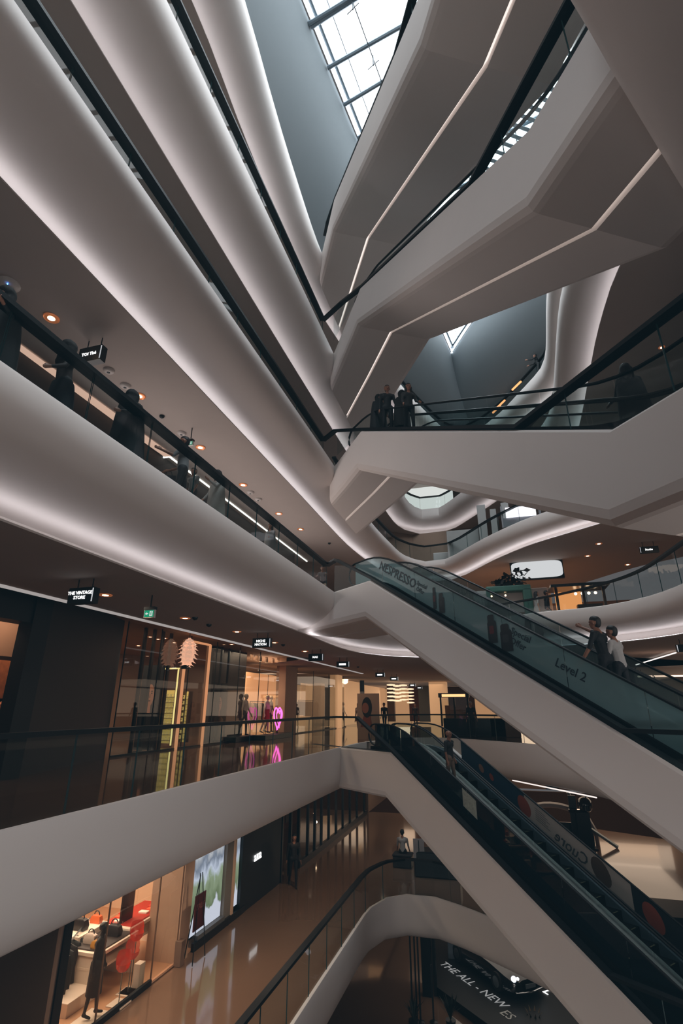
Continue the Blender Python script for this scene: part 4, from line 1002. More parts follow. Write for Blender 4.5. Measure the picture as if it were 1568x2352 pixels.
m = MB(); m.box((X1-.3, 18.12, -3.2), (.6, .66, 3.6)); struct(m.build('trim_12', mat('grey_column', (128, 124, 118), .6)))
m = MB(); m.box((X1+.02, 17.6, Z1+.1), (.1, 3.2, .2)); struct(m.build('baseboard_left', BLACK)); m = MB(); m.box((X1-.1, 17.0, Z1+.16), (.3, 1.6, .3)); struct(m.build('baseboard_left', mat('grey_base', (96, 98, 98), .5)))
# maroon sale notice on an easel
q = P1(450, 2205, Z1); e0 = Vector((-8.6, 15.6, Z1)); t = thing('easel_sign', 'maroon sale notice on a thin black easel before the landscape screen', 'sign', e0)
bp = at(458, 2092, x=-8.65); m = MB(); m.box((-8.65, bp.y, bp.z), (.03, .55, .82)); m.build('notice_board', mat('maroon', (66, 18, 22), .5), t)
lettering('SALE', .19, (-8.63, bp.y, bp.z+.12), (0, 1, 0), (0, 0, 1), mat('notice_ink', (120, 70, 66), .6), t)
for dy in (-.25, .25):
    m = MB(); m.tube([(-8.55, bp.y+dy*1.3, Z1+.02), (-8.68, bp.y+dy*.2, bp.z+.9)], .014, 5); m.build('leg', BLACK, t)
m = MB(); m.tube([(-9.0, bp.y, Z1+.02), (-8.7, bp.y, bp.z+.85)], .014, 5); m.build('leg', BLACK, t)
# dark shop front with white lettering
m = MB(); m.box((X1-.15, 20.55, -3.2), (.4, 3.45, 3.6)); struct(m.build('wall_left', mat('blue_black', (9, 19, 25), .5)))
lp = at(592, 1965, x=X1+.07); t = thing('shop_logo', 'short white illuminated lettering on the blue-black shop front', 'sign', lp)
lettering('aıııa', .42, (X1+.075, lp.y, lp.z), (0, 1, 0), (0, 0, 1), WHITEL, t)
# glazed doors and windows beyond
m = MB(); m.box((-12.5, 30, -3.2), (.1, 16, 3.6)); struct(m.build('wall_left', mat('amber_wall', (132, 84, 58), .6)))
for i, yv in enumerate((22.45, 23.4, 24.4, 25.6, 26.6, 27.6, 28.8, 30.1, 31.4, 32.9, 34.5, 36.4)):
    m = MB(); m.box((X1, yv, -3.2), (.12, .12, 3.6)); tag(m.build('door_post', BLACK), 'black upright between the glazed doors beyond the dark shop', 'post', 'black uprights of the glazed doors')
m = MB(); m.quad((X1, 24.4, Z1+.2), (X1, 37, Z1+.2), (X1, 37, -1.5), (X1, 24.4, -1.5)); struct(m.build('window_30', SHOPGLASS))
m = MB(); m.box((X1+.02, 30.6, Z1+.12), (.16, 12.4, .24)); struct(m.build('baseboard_left', BLACK))
for k, (yv, z, c) in enumerate(((24.0, -3.2, (140, 80, 54)), (25.2, -3.0, (178, 110, 80)), (27.1, -3.3, (96, 60, 48)), (29.6, -3.0, (120, 110, 98)), (31.9, -3.1, (112, 98, 86)))):
    m = MB(); m.box((-11.6, yv, z), (.06, .7, 2.6)); tag(m.build('hanging_banner', mat('dpanel_%d' % k, c, .6, var=.4, scale=5), bevel=.01), ('rust', 'coral', 'dark brown', 'grey-beige', 'taupe')[k]+' banner hanging behind the glazed doors', 'banner')
for k, (px, py) in enumerate(((722, 1868), (726, 1888))):
    p = at(px, py, x=-9.6); m = MB(); m.sphere(p, .06, 8); tag(m.build('bulb', emis('bulb', (255, 214, 176), 12), smooth=True), 'small bright bulb behind the glazed doors, %s of two' % ('upper', 'lower')[k], 'lamp')
for k, (px, py) in enumerate(((1030, 1820), (853, 1965))): pass
# far walls of the lower storeys
m = MB(); m.box((-6, 52, -3.2), (20, .3, 3.7)); struct(m.build('wall_back', WALLW)); m = MB(); m.box((12, 52, -3.2), (18, .3, 3.7)); struct(m.build('wall_back', BROWN))
m = MB(); m.box((-9.2, 44, -3.2), (.3, 13, 3.6)); struct(m.build('wall_left', WALLW))
m = MB(); m.box((-20, 24, -8), (.3, 70, 4)); m.box((0, 58, -8), (50, .3, 4)); m.box((22, 24, -8), (.3, 70, 4)); struct(m.build('wall_back', BROWN))

# ------------------------------------------------------------------ lower storey, right: event stand seen behind the escalators
q = Vector((at(1362, 1940, z=Z1).x, at(1362, 1940, z=Z1).y, Z1))
q = at(1362, 1950, z=Z1)
t = thing('banner_stand', 'tall black banner stand with a glossy black helmet on top', 'banner', q)
zt = at(1345, 1862, y=q.y).z
m = MB(); m.box((q.x-.25, q.y, (Z1+zt)/2), (.62, .12, zt-Z1)); m.build('banner', BLACK, t)
m = MB(); m.box((q.x-.25, q.y, Z1+.03), (.9, .6, .06)); m.build('base_plate', BLACK, t)
p = at(1343, 1848, y=q.y-.1); m = MB(); m.sphere(p, .36, 10); m.lathe(p+Vector((0, -.3, -.12)), [(.02, -.1), (.22, -.08), (.22, .12), (.02, .14)], 10); m.box(p+Vector((-.45, 0, -.3)), (.7, .2, .14), rz=.3); m.box(p+Vector((.1, 0, .42)), (.06, .06, .3))
tag(m.build('helmet', mat('gloss_black', (12, 14, 18), .08, spec=1.0, coat=1.0), smooth=True), 'glossy black helmet shape perched on the banner stand', 'helmet')
# exhibition marquee with clear curved front and props
q2 = at(1280, 1935, z=Z1); t = thing('exhibition_booth', 'white arched exhibition booth with dark windows beside the banner stand', 'booth', q2)
c = at(1265, 1880, y=q2.y+1)
m = MB(); path = [(c.x-2.0+4.0*i/12, q2.y, c.z-.1+.9*math.sin(PI*i/12)**.6 if 0 < i < 12 else c.z-.4) for i in range(13)]; m.tube(path, .14, 6); m.build('arch', TRIMW, t, smooth=True)
for dx in (-2.0, 2.0):
    m = MB(); m.tube([(c.x+dx, q2.y, Z1), (c.x+dx, q2.y, c.z-.3)], .1, 6); m.build('post', TRIMW, t)
m = MB(); m.box((c.x, q2.y+.2, (Z1+c.z)/2), (3.8, .05, c.z-Z1)); m.build('dark_window', mat('booth_glass', (34, 48, 52), .15, spec=.8), t)
for dx in (-1.0, .2, 1.2):
    m = MB(); m.box((c.x+dx, q2.y+.1, (Z1+c.z)/2), (.1, .06, c.z-Z1)); m.build('mullion', TRIMW, t)
p = at(1322, 1850, y=q2.y); m = MB(); m.tube([(p.x-.3, p.y, p.z+.6), (p.x+.2, p.y, p.z-.8), (p.x+1.6, p.y-.5, Z1+.05)], .09, 6); tag(m.build('bent_strut', STEEL, smooth=True), 'bent grey strut leaning between booth and banner stand', 'strut')
p = at(1312, 1832, y=q2.y-.5); p2 = at(1322, 1905, y=q2.y-.5); m = MB(); m.box(((p.x+p2.x)/2, p.y, (p.z+p2.z)/2-.5), (.35, .2, p.z-p2.z+1.2)); tag(m.build('pylon', BLACK), 'black pylon between the booth and the banner stand', 'pylon')
p = at(1540, 2085, z=Z1+1.0); m = MB(); m.box((p.x+.6, p.y, Z1+.5), (2.6, 1.6, 1.0)); tag(m.build('counter_block', BLACK, bevel=.02), 'black counter at the lower right edge behind the printed glass', 'counter')
# lit edge of the slab seen above the booth
m = MB(); a = at(1190, 1795, z=-1.62); b = at(1350, 1828, z=-1.62); m.tube([a+(a-b)*.1, b+(b-a)*.1], .03, 4); t = tag(m.build('line_light', emis('soft_line', (255, 244, 238), 1.0)), 'thin line of light under the far slab edge above the booth', 'ceiling light')

# ------------------------------------------------------------------ ground floor: car display
ZG = -10.0
PF = mat('stage_black', (7, 11, 14), .5, spec=.25)
s0 = at(975, 2200, z=ZG+.3); 
sa, sb, sc_ = at(985, 2165, z=ZG+.3), at(1000, 2265, z=ZG+.3), at(1110, 2345, z=ZG+.3)
sd_ = at(1330, 2290, z=ZG+.3)
t = thing('stage', 'low black car display stage with white lettering along its edge', 'stage', (0, 27, ZG))
m = MB(); far1 = Vector((sd_.x+4, sd_.y+3, sd_.z)); pts = [sa+Vector((-.3, 4, 0)), sa, sb, sc_, sc_+(sc_-sb).normalized()*5, far1+Vector((3, -4, 0)), far1+Vector((0, 8, 0))]
m.poly(pts); 
for a, b in zip(pts, pts[1:]+pts[:1]): m.quad(a, b, b-Vector((0, 0, .3)), a-Vector((0, 0, .3)))
m.build('platform', PF, t)
la, lb_ = at(1012, 2205, z=ZG+.31), at(1150, 2300, z=ZG+.31)
X = (lb_-la).normalized(); Yd = Vector((-X.y, X.x, 0))
cen = at(1082, 2258, z=ZG+.315)
ln = (at(1148, 2302, z=ZG+.31)-at(1010, 2205, z=ZG+.31)).length
lettering('THE ALL - NEW', ln*.148, cen, X, Yd, emis('stage_white', (214, 214, 214), .42), t, extrude=.002, bold=0)
lettering('ES', ln*.148, at(1165, 2331, z=ZG+.315), X, Yd, emis('stage_white2', (180, 172, 160), .36), t, extrude=.002, bold=0)
lettering('L', ln*.16, at(1258, 2278, z=ZG+.315), X, Yd, WHITEL, t, extrude=.002)
# backdrop pillar behind stage
p = at(982, 2150, z=ZG); m = MB(); q = at(983, 2285, z=ZG); m.box((q.x, q.y, -8.2), (.40, .4, 3.6)); m.box((q.x+.32, q.y+.1, -8.2), (.12, .3, 3.6)); tag(m.build('backdrop_panel', PF), 'tall black upright panel at the left corner of the car stage', 'panel')
for k, px in enumerate((948, 958, 966, 996)):
    q = at(px, 2348, z=ZG); m = MB(); m.tube([(q.x, q.y, ZG), (q.x, q.y, -6.9 if k < 3 else -8.2)], .035, 6); m.lathe((q.x, q.y, ZG), [(.16, 0), (.16, .02), (.05, .05)], 12)
    tag(m.build('flag_pole', BLACK), 'thin black pole standing in the row beside the car stage', 'pole', 'thin black poles beside the car stage')
# car
def car():
    base = at(1190, 2262, z=ZG+.3); t = thing('car', 'dark sedan with lit headlamps on the display stage, nose towards the lower right', 'car', base)
    ax = Vector((.62, -.78, 0)).normalized(); sv = Vector((-ax.y, ax.x, 0)); nose_ = at(1222, 2288, z=ZG+.4); O = nose_-ax*.1
    def q(l, s_, h): return Vector((O.x, O.y, ZG+.3))-ax*l+sv*s_+Vector((0, 0, h))
    m = MB(); rows = []
    for l, w_, h in ((0, .62, .62), (.15, .82, .70), (.5, .9, .78), (1.4, .93, .92), (2.4, .94, .98), (3.6, .93, 1.0), (4.6, .88, .98), (4.85, .7, .9)):
        rows.append([q(l, -w_, .25), q(l, -w_*1.0, .5), q(l, -w_*.95, h*.86), q(l, -w_*.6, h), q(l, 0, h*1.03), q(l, w_*.6, h), q(l, w_*.95, h*.86), q(l, w_, .5), q(l, w_, .25)])
    m.grid(rows); m.poly(rows[0]); m.poly(rows[-1]); m.build('car_body', mat('car_paint', (26, 30, 34), .12, spec=.9, coat=1.0), t, smooth=True)
    m = MB(); rows = []
    for l, w_, h in ((1.5, .78, .93), (2.3, .62, 1.38), (3.3, .60, 1.42), (4.3, .72, 1.0)): rows.append([q(l, -w_, .92), q(l, -w_*.88, h), q(l, w_*.88, h), q(l, w_, .92)])
    m.grid(rows); m.build('cabin_glass', mat('car_glass', (18, 24, 28), .05, spec=1.0), t)
    m = MB(); m.add([q(2.25, -.56, 1.40), q(2.25, .56, 1.40), q(3.35, .55, 1.45), q(3.35, -.55, 1.45)], [(0, 1, 2, 3)]); m.build('roof', mat('car_roof', (150, 146, 132), .2, coat=1), t)
    for s_ in (-1, 1):
        m = MB(); m.sphere(q(.14, s_*.66, .66), .11, 8); m.sphere(q(.12, s_*.48, .64), .07, 8); m.build('headlamp', emis('headlamp', (230, 240, 255), 2), t, smooth=True)
        for l in (.95, 3.85):
            m = MB(); c = q(l, s_*.86, .33); m.tube([c-sv*.11, c+sv*.11], .33, 18); w2 = m.build('wheel', mat('tyre', (10, 10, 11), .8), t); m = MB(); c2 = c+sv*s_*.115; m.tube([c2-sv*.01, c2+sv*.01], .2, 12); m.build('rim', STEEL, w2)
    m = MB(); m.poly([q(-.02, -.42, .56), q(-.02, .42, .56), q(-.03, .3, .22), q(-.03, -.3, .22)]); m.build('grille', mat('grille_dark', (8, 9, 10), .3), t)
    m = MB(); m.box(q(-.06, 0, .42), (.5, .03, .14), rz=math.atan2(sv.y, sv.x)); m.build('number_plate', mat('plate', (96, 104, 110), .5), t)
    m = MB(); m.tube([q(.02, -.7, .24), q(-.06, 0, .2), q(.02, .7, .24)], .03, 6); m.build('bumper_trim', mat('chrome', (220, 225, 230), .12, metal=1.0), t)
    for s_ in (-1, 1):
        m = MB(); m.box(q(1.75, s_*1.0, .98), (.22, .14, .13), rz=math.atan2(ax.y, ax.x)); m.build('wing_mirror', MATS['car_paint'], t, bevel=.03)
car()
# display figures and low plants by the stage
p = at(1046, 2205, z=ZG+.8); m = MB(); m.box((p.x-.2, p.y+1.6, ZG+.75), (.6, .35, .95)); tag(m.build('display_cabinet', mat('cabinet_grey', (96, 108, 118), .3, metal=.4), bevel=.03), 'grey metallic cabinet at the back of the car stage', 'cabinet')
def plant(px, py, label, h=.7):
    p = at(px, py, z=ZG+.2); t = thing('potted_plant', label, 'plant', (p.x, p.y, ZG)); m = MB(); m.lathe((p.x, p.y, ZG), [(.14, 0), (.2, .3)], 12); m.build('pot', BLACK, t)
    m = MB()
    for k in range(26):
        a = random.random()*6.28; r = .2+.3*random.random(); b0 = Vector((p.x, p.y, ZG+.28)); tip_ = b0+Vector((r*math.cos(a), r*math.sin(a), h*(.5+.5*random.random()))); s_ = Vector((-math.sin(a), math.cos(a), 0))*.035; md = b0.lerp(tip_, .55)+Vector((0, 0, .08))
        m.add([b0, md-s_, tip_, md+s_], [(0, 1, 2, 3)])
    m.build('leaves', mat('dark_leaf', (26, 40, 32), .6), t, recalc=False)
plant(950, 2350, 'dark spiky plant at the foot of the thin black poles'); plant(1035, 2350, 'dark spiky plant at the front edge of the stage')
m = MB(); p = at(1228, 2352, z=ZG)
for k in range(9):
    a = k*2*PI/9; m.add([p, p+Vector((.2*math.cos(a-.3), .2*math.sin(a-.3), .22)), p+Vector((.34*math.cos(a), .34*math.sin(a), .45)), p+Vector((.2*math.cos(a+.3), .2*math.sin(a+.3), .22))], [(0, 1, 2, 3)])
tag(m.build('plant', mat('dry_leaf', (104, 88, 66), .7), recalc=False), 'pale dry-leaved plant at the bottom edge beside the lowest escalator', 'plant')

# ------------------------------------------------------------------ right-hand gallery and far galleries
Z3 = 5.0
# green framed kiosk, warm kiosks, screen, plants, inner soffit curve
p = at(1190, 1385, z=Z3+.6); yk = 27.7
a = at(1118, 1380, y=yk); b = at(1222, 1380, y=yk)
GRN = mat('green_frame', (62, 110, 98), .5)
t = thing('kiosk', 'green framed kiosk with rounded corner behind the strolling pair', 'kiosk', (a.x, yk, Z3))
zt = at(1190, 1352, y=yk).z
m = MB(); m.box((b.x-.2, yk, (Z3+zt)/2), (.45, .5, zt-Z3)); m.build('post', GRN, t, bevel=.08)
m = MB(); m.box(((a.x+b.x)/2, yk, zt), (b.x-a.x, .5, .3)); m.build('canopy', GRN, t, bevel=.05)
m = MB(); m.box((a.x+.1, yk, (Z3+zt)/2), (.2, .5, zt-Z3)); m.build('post', GRN, t)
m = MB(); m.box(((a.x+b.x)/2, yk+1.6, (Z3+zt)/2), (b.x-a.x, .1, zt-Z3)); m.build('back_wall', PEACH, t)
m = MB(); m.box(((a.x+b.x)/2-.4, yk+.3, Z3+.5), (2.2, .5, 1.0)); m.build('counter', WOOD, t)
for px in (1128, 1160):
    q = at(px, 1364, y=yk+.4); m = MB(); m.sphere((q.x, q.y, zt-.25), .07, 6); m.build('spot', DOWN, t)
yk = 27.0
a = at(1280, 1380, y=yk); b = at(1342, 1380, y=yk); t = thing('kiosk', 'glowing orange kiosk with dark canopy right of the strolling pair', 'kiosk', (a.x, yk, Z3)); zt = at(1310, 1350, y=yk).z
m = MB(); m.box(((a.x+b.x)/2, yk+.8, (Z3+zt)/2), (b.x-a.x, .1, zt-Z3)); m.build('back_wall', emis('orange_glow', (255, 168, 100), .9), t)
m = MB(); m.box(((a.x+b.x)/2+.4, yk, zt), (b.x-a.x+1.4, 1.4, .14)); m.build('canopy', BLACK, t)
for x_ in (a.x, b.x, b.x+.9):
    m = MB(); m.box((x_, yk, (Z3+zt)/2), (.12, .12, zt-Z3)); m.build('post', mat('bronze', (70, 50, 38), .5), t)
m = MB(); m.box((b.x+.2, yk+.1, Z3+.55), (1.1, .4, 1.1)); m.build('counter', mat('dark_counter', (50, 38, 32), .5), t)
for k in range(4):
    m = MB(); m.sphere((b.x-.3+k*.3, yk+.3, zt-.25), .07, 6); m.build('spot', DOWN, t)
q = at(1295, 1562-170, y=22.6); 
m = MB(); c = at(1270, 1395, z=Z3+.05); m.box((at(1352, 1400, y=25.2).x, 25.2, Z3+.3), (.8, .4, .6)); tag(m.build('counter_block', BLACK, bevel=.05), 'dark slanting counter behind the right-hand gallery glass', 'counter')
# curved inner soffit and screen further back
a, b = at(1085, 1350, y=28.4), at(1262, 1350, y=28.4)
m = MB(); m.box(((a.x+b.x)/2, 28.5, 6.15), (b.x-a.x, .9, 2.3)); struct(m.build('trim_13', PLASTER_D, bevel=.2))
p = at(1232, 1308, y=28.7); t = thing('image_screen', 'white glowing screen with rounded corners on the far right gallery', 'screen', p)
m = MB(); m.poly([p+Vector((1.3*math.copysign(abs(math.cos(a))**.35, math.cos(a)), 0, .46*math.copysign(abs(math.sin(a))**.35, math.sin(a)))) for a in [k*2*PI/28 for k in range(28)]]); m.build('screen_face', emis('screen_white', (228, 230, 232), .8), t)
m = MB(); m.box(p+Vector((0, .15, 0)), (2.7, .2, 1.05)); m.tube([p+Vector((0, .15, .4)), Vector((p.x, p.y+.15, 8.85))], .04, 6); m.build('screen_case', BLACK, t)
m = MB(); m.poly([p+Vector((-.7, -.02, 0)), p+Vector((-.5, -.02, .12)), p+Vector((-.3, -.02, 0)), p+Vector((-.5, -.02, -.12))]); m.build('emblem', mat('screen_grey', (96, 96, 100), .5), t)
for k, (px, py, s_) in enumerate(((1168, 1338, 1.0), (1190, 1330, 1.2), (1146, 1345, .8))):
    p = at(px, py, y=28.2); s_ *= .75; m = MB(); m.lathe((p.x, p.y, 7.3), [(.1, 0), (.2, .02), (.22, .3), (.1, .32)], 10); m.tube([(p.x, p.y, 7.6), p], .03, 5)
    for j in range(40):
        a = random.random()*6.28; e = random.random()*3; r = .75*s_*random.random()**.4; c = p+Vector((r*math.cos(a)*math.sin(e), r*math.sin(a)*math.sin(e), r*math.cos(e)*.8)); s2 = Vector((random.uniform(-1, 1), random.uniform(-1, 1), random.uniform(-1, 1)))*.16; s3 = Vector((s2.y, -s2.x, s2.z*.4))
        m.add([c-s2, c+s3, c+s2, c-s3], [(0, 1, 2, 3)])
    tag(m.build('potted_plant', mat('dark_foliage', (18, 24, 22), .6), recalc=False), ('dark bushy plant in front of the white screen, middle of three', 'dark bushy plant nearest the white screen', 'small dark plant farthest from the white screen')[k], 'plant')
m = MB(); m.box((-2, 40, 6.5), (24, .2, 4)); struct(m.build('wall_back', mat('orange_lit_wall', (170, 118, 84), .6)))
# vertical fins / frosted panels on the gallery one storey up
for k, (px0, px1, py0, py1) in enumerate(((1028, 1098, 1215, 1262), (1100, 1113, 1160, 1225), (1129, 1138, 1170, 1218), (1155, 1166, 1155, 1210))):
    yv = 31.5-k*1.2; a = at(px0, py1, y=yv); b = at(px1, py0, y=yv); m = MB(); m.box(((a.x+b.x)/2, yv, (10+b.z)/2), (abs(b.x-a.x), .25, b.z-10))
    tag(m.build('partition_panel', mat('frost_panel', (150, 150, 148), .6), bevel=.02), ('broad low frosted partition', 'tall pale upright at the end of the low partition', 'slim pale upright, middle of the upper gallery', 'tall slim pale upright beside the glowing screen')[k]+' on the upper right gallery', 'partition')
p = at(1195, 1175, y=26.8); t = thing('image_screen', 'bright tilted white screen behind the upper right gallery railing', 'screen', p)
m = MB(); m.box(p, (1.5, .08, .55)); m.build('screen_face', emis('screen_bright', (245, 240, 250), 2.0), t); m = MB(); m.box(p+Vector((.1, .2, -.5)), (2.0, .2, .5)); m.box(p+Vector((.95, .1, 0)), (.1, .2, 1.2)); m.box(p+Vector((-.95, .1, -.2)), (.1, .2, 1.2)); m.build('screen_case', mat('case_grey', (130, 130, 136), .4), t)
p = at(1012, 1272, y=32.3); m = MB(); m.box((p.x, 32.6, 10.4), (1.0, .6, .8)); tag(m.build('counter_block', TRIMW, bevel=.05), 'small white counter at the rounded end of the upper gallery', 'counter')
# bright far window seen through the rounded end
m = MB(); yv = 39.2; a = at(925, 1172, y=yv); b = at(1020, 1172, y=yv); c = at(968, 1114, y=yv); lo = at(970, 1180, y=yv).z
m.box(((a.x+b.x)/2, yv, (c.z+lo)/2), (7, .1, 8)); struct(m.build('window_40', emis('far_daylight', (232, 236, 232), .85)))
m = MB(); m.box((b.x+3.8, 39.0, 17.5), (6, .4, 6)); m.box((a.x-3.8, 39.0, 17.5), (6, .4, 6)); struct(m.build('wall_back', mat('far_brown', (96, 82, 72), .7)))
# pendant luminaire strip low at right
p = at(1530, 1553, y=26); m = MB(); m.box(p, (2.2, .25, .06)); tag(m.build('pendant_light', emis('pendant', (255, 206, 178), 2.2), bevel=.02), 'slim glowing pendant light near the right edge', 'ceiling light')
a, b = at(1460, 1527, z=3.6), at(1552, 1499, z=3.6); m = MB(); m.tube([a, b], .03, 4); tag(m.build('line_light', emis('soft_line2', (255, 244, 236), 1.3)), 'straight line of light on the ceiling at the right edge', 'ceiling light')
# small orange lamps along the topmost right gallery
for k, (px, py, h) in enumerate(((1186, 886, .5), (1150, 928, .3), (1140, 940, .3))):
    p = at(px, py, z=20.6); m = MB(); m.tube([p-Vector((.25, -.4, 0)), p+Vector((.25, -.4, 0))], .07, 5); tag(m.build('line_light', emis('orange_line', (255, 170, 110), 1.6)), ('long', 'short', 'lowest short')[k]+' orange light behind the topmost right railing', 'ceiling light')
# ------------------------------------------------------------------ people and mannequins
def capsule(bm, p0, r0, p1, r1, n=2):
    tmp = bmesh.new(); vs = []
    for p, r in ((p0, r0), (p1, r1)):
        g = bmesh.ops.create_icosphere(tmp, subdivisions=n, radius=r, matrix=Matrix.Translation(p)); vs += g['verts']
    bmesh.ops.delete(tmp, geom=tmp.faces[:], context='FACES_ONLY'); bmesh.ops.delete(tmp, geom=tmp.edges[:], context='EDGES_FACES')
    r = bmesh.ops.convex_hull(tmp, input=tmp.verts)
    bmesh.ops.delete(tmp, geom=[g for g in r['geom_interior'] if isinstance(g, bmesh.types.BMVert)], context='VERTS')
    off = len(bm.verts); bm.verts.ensure_lookup_table(); mp = {}
    for v in tmp.verts: mp[v] = bm.verts.new(v.co)
    for f in tmp.faces:
        try: bm.faces.new([mp[v] for v in f.verts])
        except ValueError: pass
    tmp.free()
def fused(caps, voxel, smooth=2):
    bm = bmesh.new()
    for c in caps: capsule(bm, c[0], c[1], c[2], c[3])
    bmesh.ops.recalc_face_normals(bm, faces=bm.faces)
    me = bpy.data.meshes.new('tmp'); bm.to_mesh(me); bm.free()
    o = bpy.data.objects.new('tmp', me); C.objects.link(o)
    r = o.modifiers.new('r', 'REMESH'); r.mode = 'VOXEL'; r.voxel_size = voxel
    s = o.modifiers.new('s', 'SMOOTH'); s.factor = .5; s.iterations = smooth
    dg = bpy.context.evaluated_depsgraph_get(); out = bpy.data.meshes.new_from_object(o.evaluated_get(dg)); bpy.data.objects.remove(o)
    for p in out.polygons: p.use_smooth = True
    return out
def seg_d(p, a, b, ra, rb):
    ab = b-a; t = max(0, min(1, (p-a).dot(ab)/max(1e-9, ab.dot(ab)))); return (p-(a+ab*t)).length-(ra+(rb-ra)*t)
SKIN = dict(a=(150, 104, 82), b=(126, 84, 64), c=(196, 150, 124))
def figure(name, label, cat, pos, heading, h=1.68, legs=((8, 6), (-10, 14)), arms=((10, 8, 18), (-8, 8, 14)), lean=2, skin='a', shirt=(30, 34, 40), pants=(26, 28, 34), shoe=(18, 16, 16),
           hair=(18, 14, 13), sleeve=.45, hairstyle='short', dress=None, scarf=None, veil=False, sit=0, head=(0, 0), female=False, voxel=.015, bag=None, group=None, bare=False, cap=False):
    """facing +X before the heading turn; angles in degrees; legs: (thigh swing, knee bend), arms: (swing, spread, elbow)"""
    root = thing(name, label, cat, pos, group); root.rotation_euler = (0, 0, math.radians(heading)); k = h/1.70
    V = Vector
    def rotY(v, a): a = math.radians(a); return V((v.x*math.cos(a)+v.z*math.sin(a), v.y, -v.x*math.sin(a)+v.z*math.cos(a)))
    hip = V((0, 0, .90)) if not sit else V((0, 0, .52))
    ch = hip+rotY(V((0, 0, .40)), lean); nk = hip+rotY(V((0, 0, .57)), lean); hd = hip+rotY(V((.015, 0, .70)), lean*.8)
    fx = V((math.cos(math.radians(head[0])), math.sin(math.radians(head[0])), 0)); fx.z = math.sin(math.radians(head[1])); fy = V((-math.sin(math.radians(head[0])), math.cos(math.radians(head[0])), 0))
    caps = []
    def c(a, ra, b, rb, m): caps.append((a*k, ra*k, b*k, rb*k, m))
    sw = .165 if female else .19; hw = .095
    c(hip+V((0, -.07, .02)), .115, hip+V((0, .07, .02)), .115, 'pants'); c(hip+V((0, 0, .05)), .125, ch+V((0, 0, -.08)), .12, 'shirt')
    c(ch+V((0, -.07, 0)), .115, ch+V((0, .07, 0)), .115, 'shirt'); c(ch+V((0, -.12, .08)), .065, ch+V((0, .12, .08)), .065, 'shirt')
    c(ch+V((0, 0, .1)), .07, nk+V((.005, 0, .02)), .052, 'skin')
    up = V((0, 0, 1))
    c(hd+V((-.015, 0, .025)), .093, hd+fx*.012+V((0, 0, .03)), .09, 'skin'); c(hd+fx*.02, .078, hd+fx*.045+V((0, 0, -.07)), .048, 'skin')
    c(hd+fx*.09+V((0, 0, .0)), .010, hd+fx*.105+V((0, 0, -.028)), .014, 'skin')
    for s in (-1, 1):
        c(hd+fy*s*.088+V((0, 0, .005)), .016, hd+fy*s*.09+V((0, 0, -.025)), .012, 'skin')
        c(hd+fx*.092+fy*s*.034+V((0, 0, .012)), .011, hd+fx*.09+fy*s*.040+V((0, 0, .012)), .010, 'eye')
        c(hd+fx*.088+fy*s*.020+V((0, 0, .032)), .007, hd+fx*.084+fy*s*.05+V((0, 0, .032)), .006, 'hair')
    c(hd+fx*.087+fy*.018+V((0, 0, -.058)), .008, hd+fx*.087-fy*.018+V((0, 0, -.058)), .008, 'lip')
    for i, s in ((0, 1), (1, -1)):
        th, kn = legs[i]; hj = hip+V((0, s*hw, -.02))
        if sit: th, kn = 82, 84
        kj = hj+rotY(V((0, 0, -.43)), -th); aj = kj+rotY(V((0, 0, -.41)), -th+kn)
        leg_m = 'skin' if bare else 'pants'
        c(hj, .085, kj, .057, 'pants' if not bare else 'skin'); c(kj, .057, aj, .036 if bare else .044, leg_m)
        fd = rotY(V((1, 0, 0)), 0 if th > -5 else 18)
        c(aj+V((-.02, 0, -.035)), .036, aj+fd*.14+V((0, 0, -.045)), .028, 'shoe')
        asw, sp, el = arms[i]; sj = ch+V((0, s*sw, .075))
        d1 = rotY(V((0, s*math.sin(math.radians(sp)), -math.cos(math.radians(sp)))), -asw); ej = sj+d1*.285
        d2 = rotY(V((0, s*math.sin(math.radians(sp))*.6, -math.cos(math.radians(sp)))), -asw-el); wj = ej+d2*.25
        c(sj, .056, ej, .042, 'shirt')
        ml = 'shirt' if sleeve > .6 else 'skin'
        c(ej, .041, wj, .029, ml)
        pm = wj+d2*.085; side_ = d2.cross(V((0, 1, 0))).normalized() if abs(d2.y) < .95 else V((1, 0, 0)); wv = d2.cross(side_).normalized()
        c(wj, .028, pm-wv*0.0, .030, 'skin')
        for f in range(4):
            b0 = pm+side_*((f-1.5)*.020)+d2*.012; L = (.066, .078, .074, .056)[f]; cu = -wv*s*(.012)
            c(b0, .0098, b0+d2*L*.55+cu*.6, .0092, 'skin'); c(b0+d2*L*.55+cu*.6, .0092, b0+d2*L+cu*1.9, .0082, 'skin')
        tb = wj+side_*.028+d2*.025; c(tb, .012, tb+d2*.04+side_*.022, .0098, 'skin'); c(tb+d2*.04+side_*.022, .0098, tb+d2*.072+side_*.022, .009, 'skin')
        if i == 0: handL = wj
        else: handR = wj
    lowz = min(min(a.z-ra, b.z-rb) for a, ra, b, rb, m in caps); shift = V((0, 0, -lowz))
    caps = [(a+shift, ra, b+shift, rb, m) for a, ra, b, rb, m in caps]
    me = fused(caps, voxel)
    cols = dict(skin=SKIN[skin] if isinstance(skin, str) else skin, shirt=shirt, pants=pants, shoe=shoe, eye=(18, 14, 14), hair=hair, lip=(110, 60, 54)); keys = list(cols)
    if cat == 'mannequin': cols['eye'] = cols['lip'] = cols['hair'] = cols['skin']
    for kk in keys: me.materials.append(mat('fig_%s_%d_%d_%d' % ((kk if kk in ('skin',) else 'cloth',)+tuple(cols[kk])), cols[kk], .75 if kk != 'skin' else .5, var=.08, scale=20))
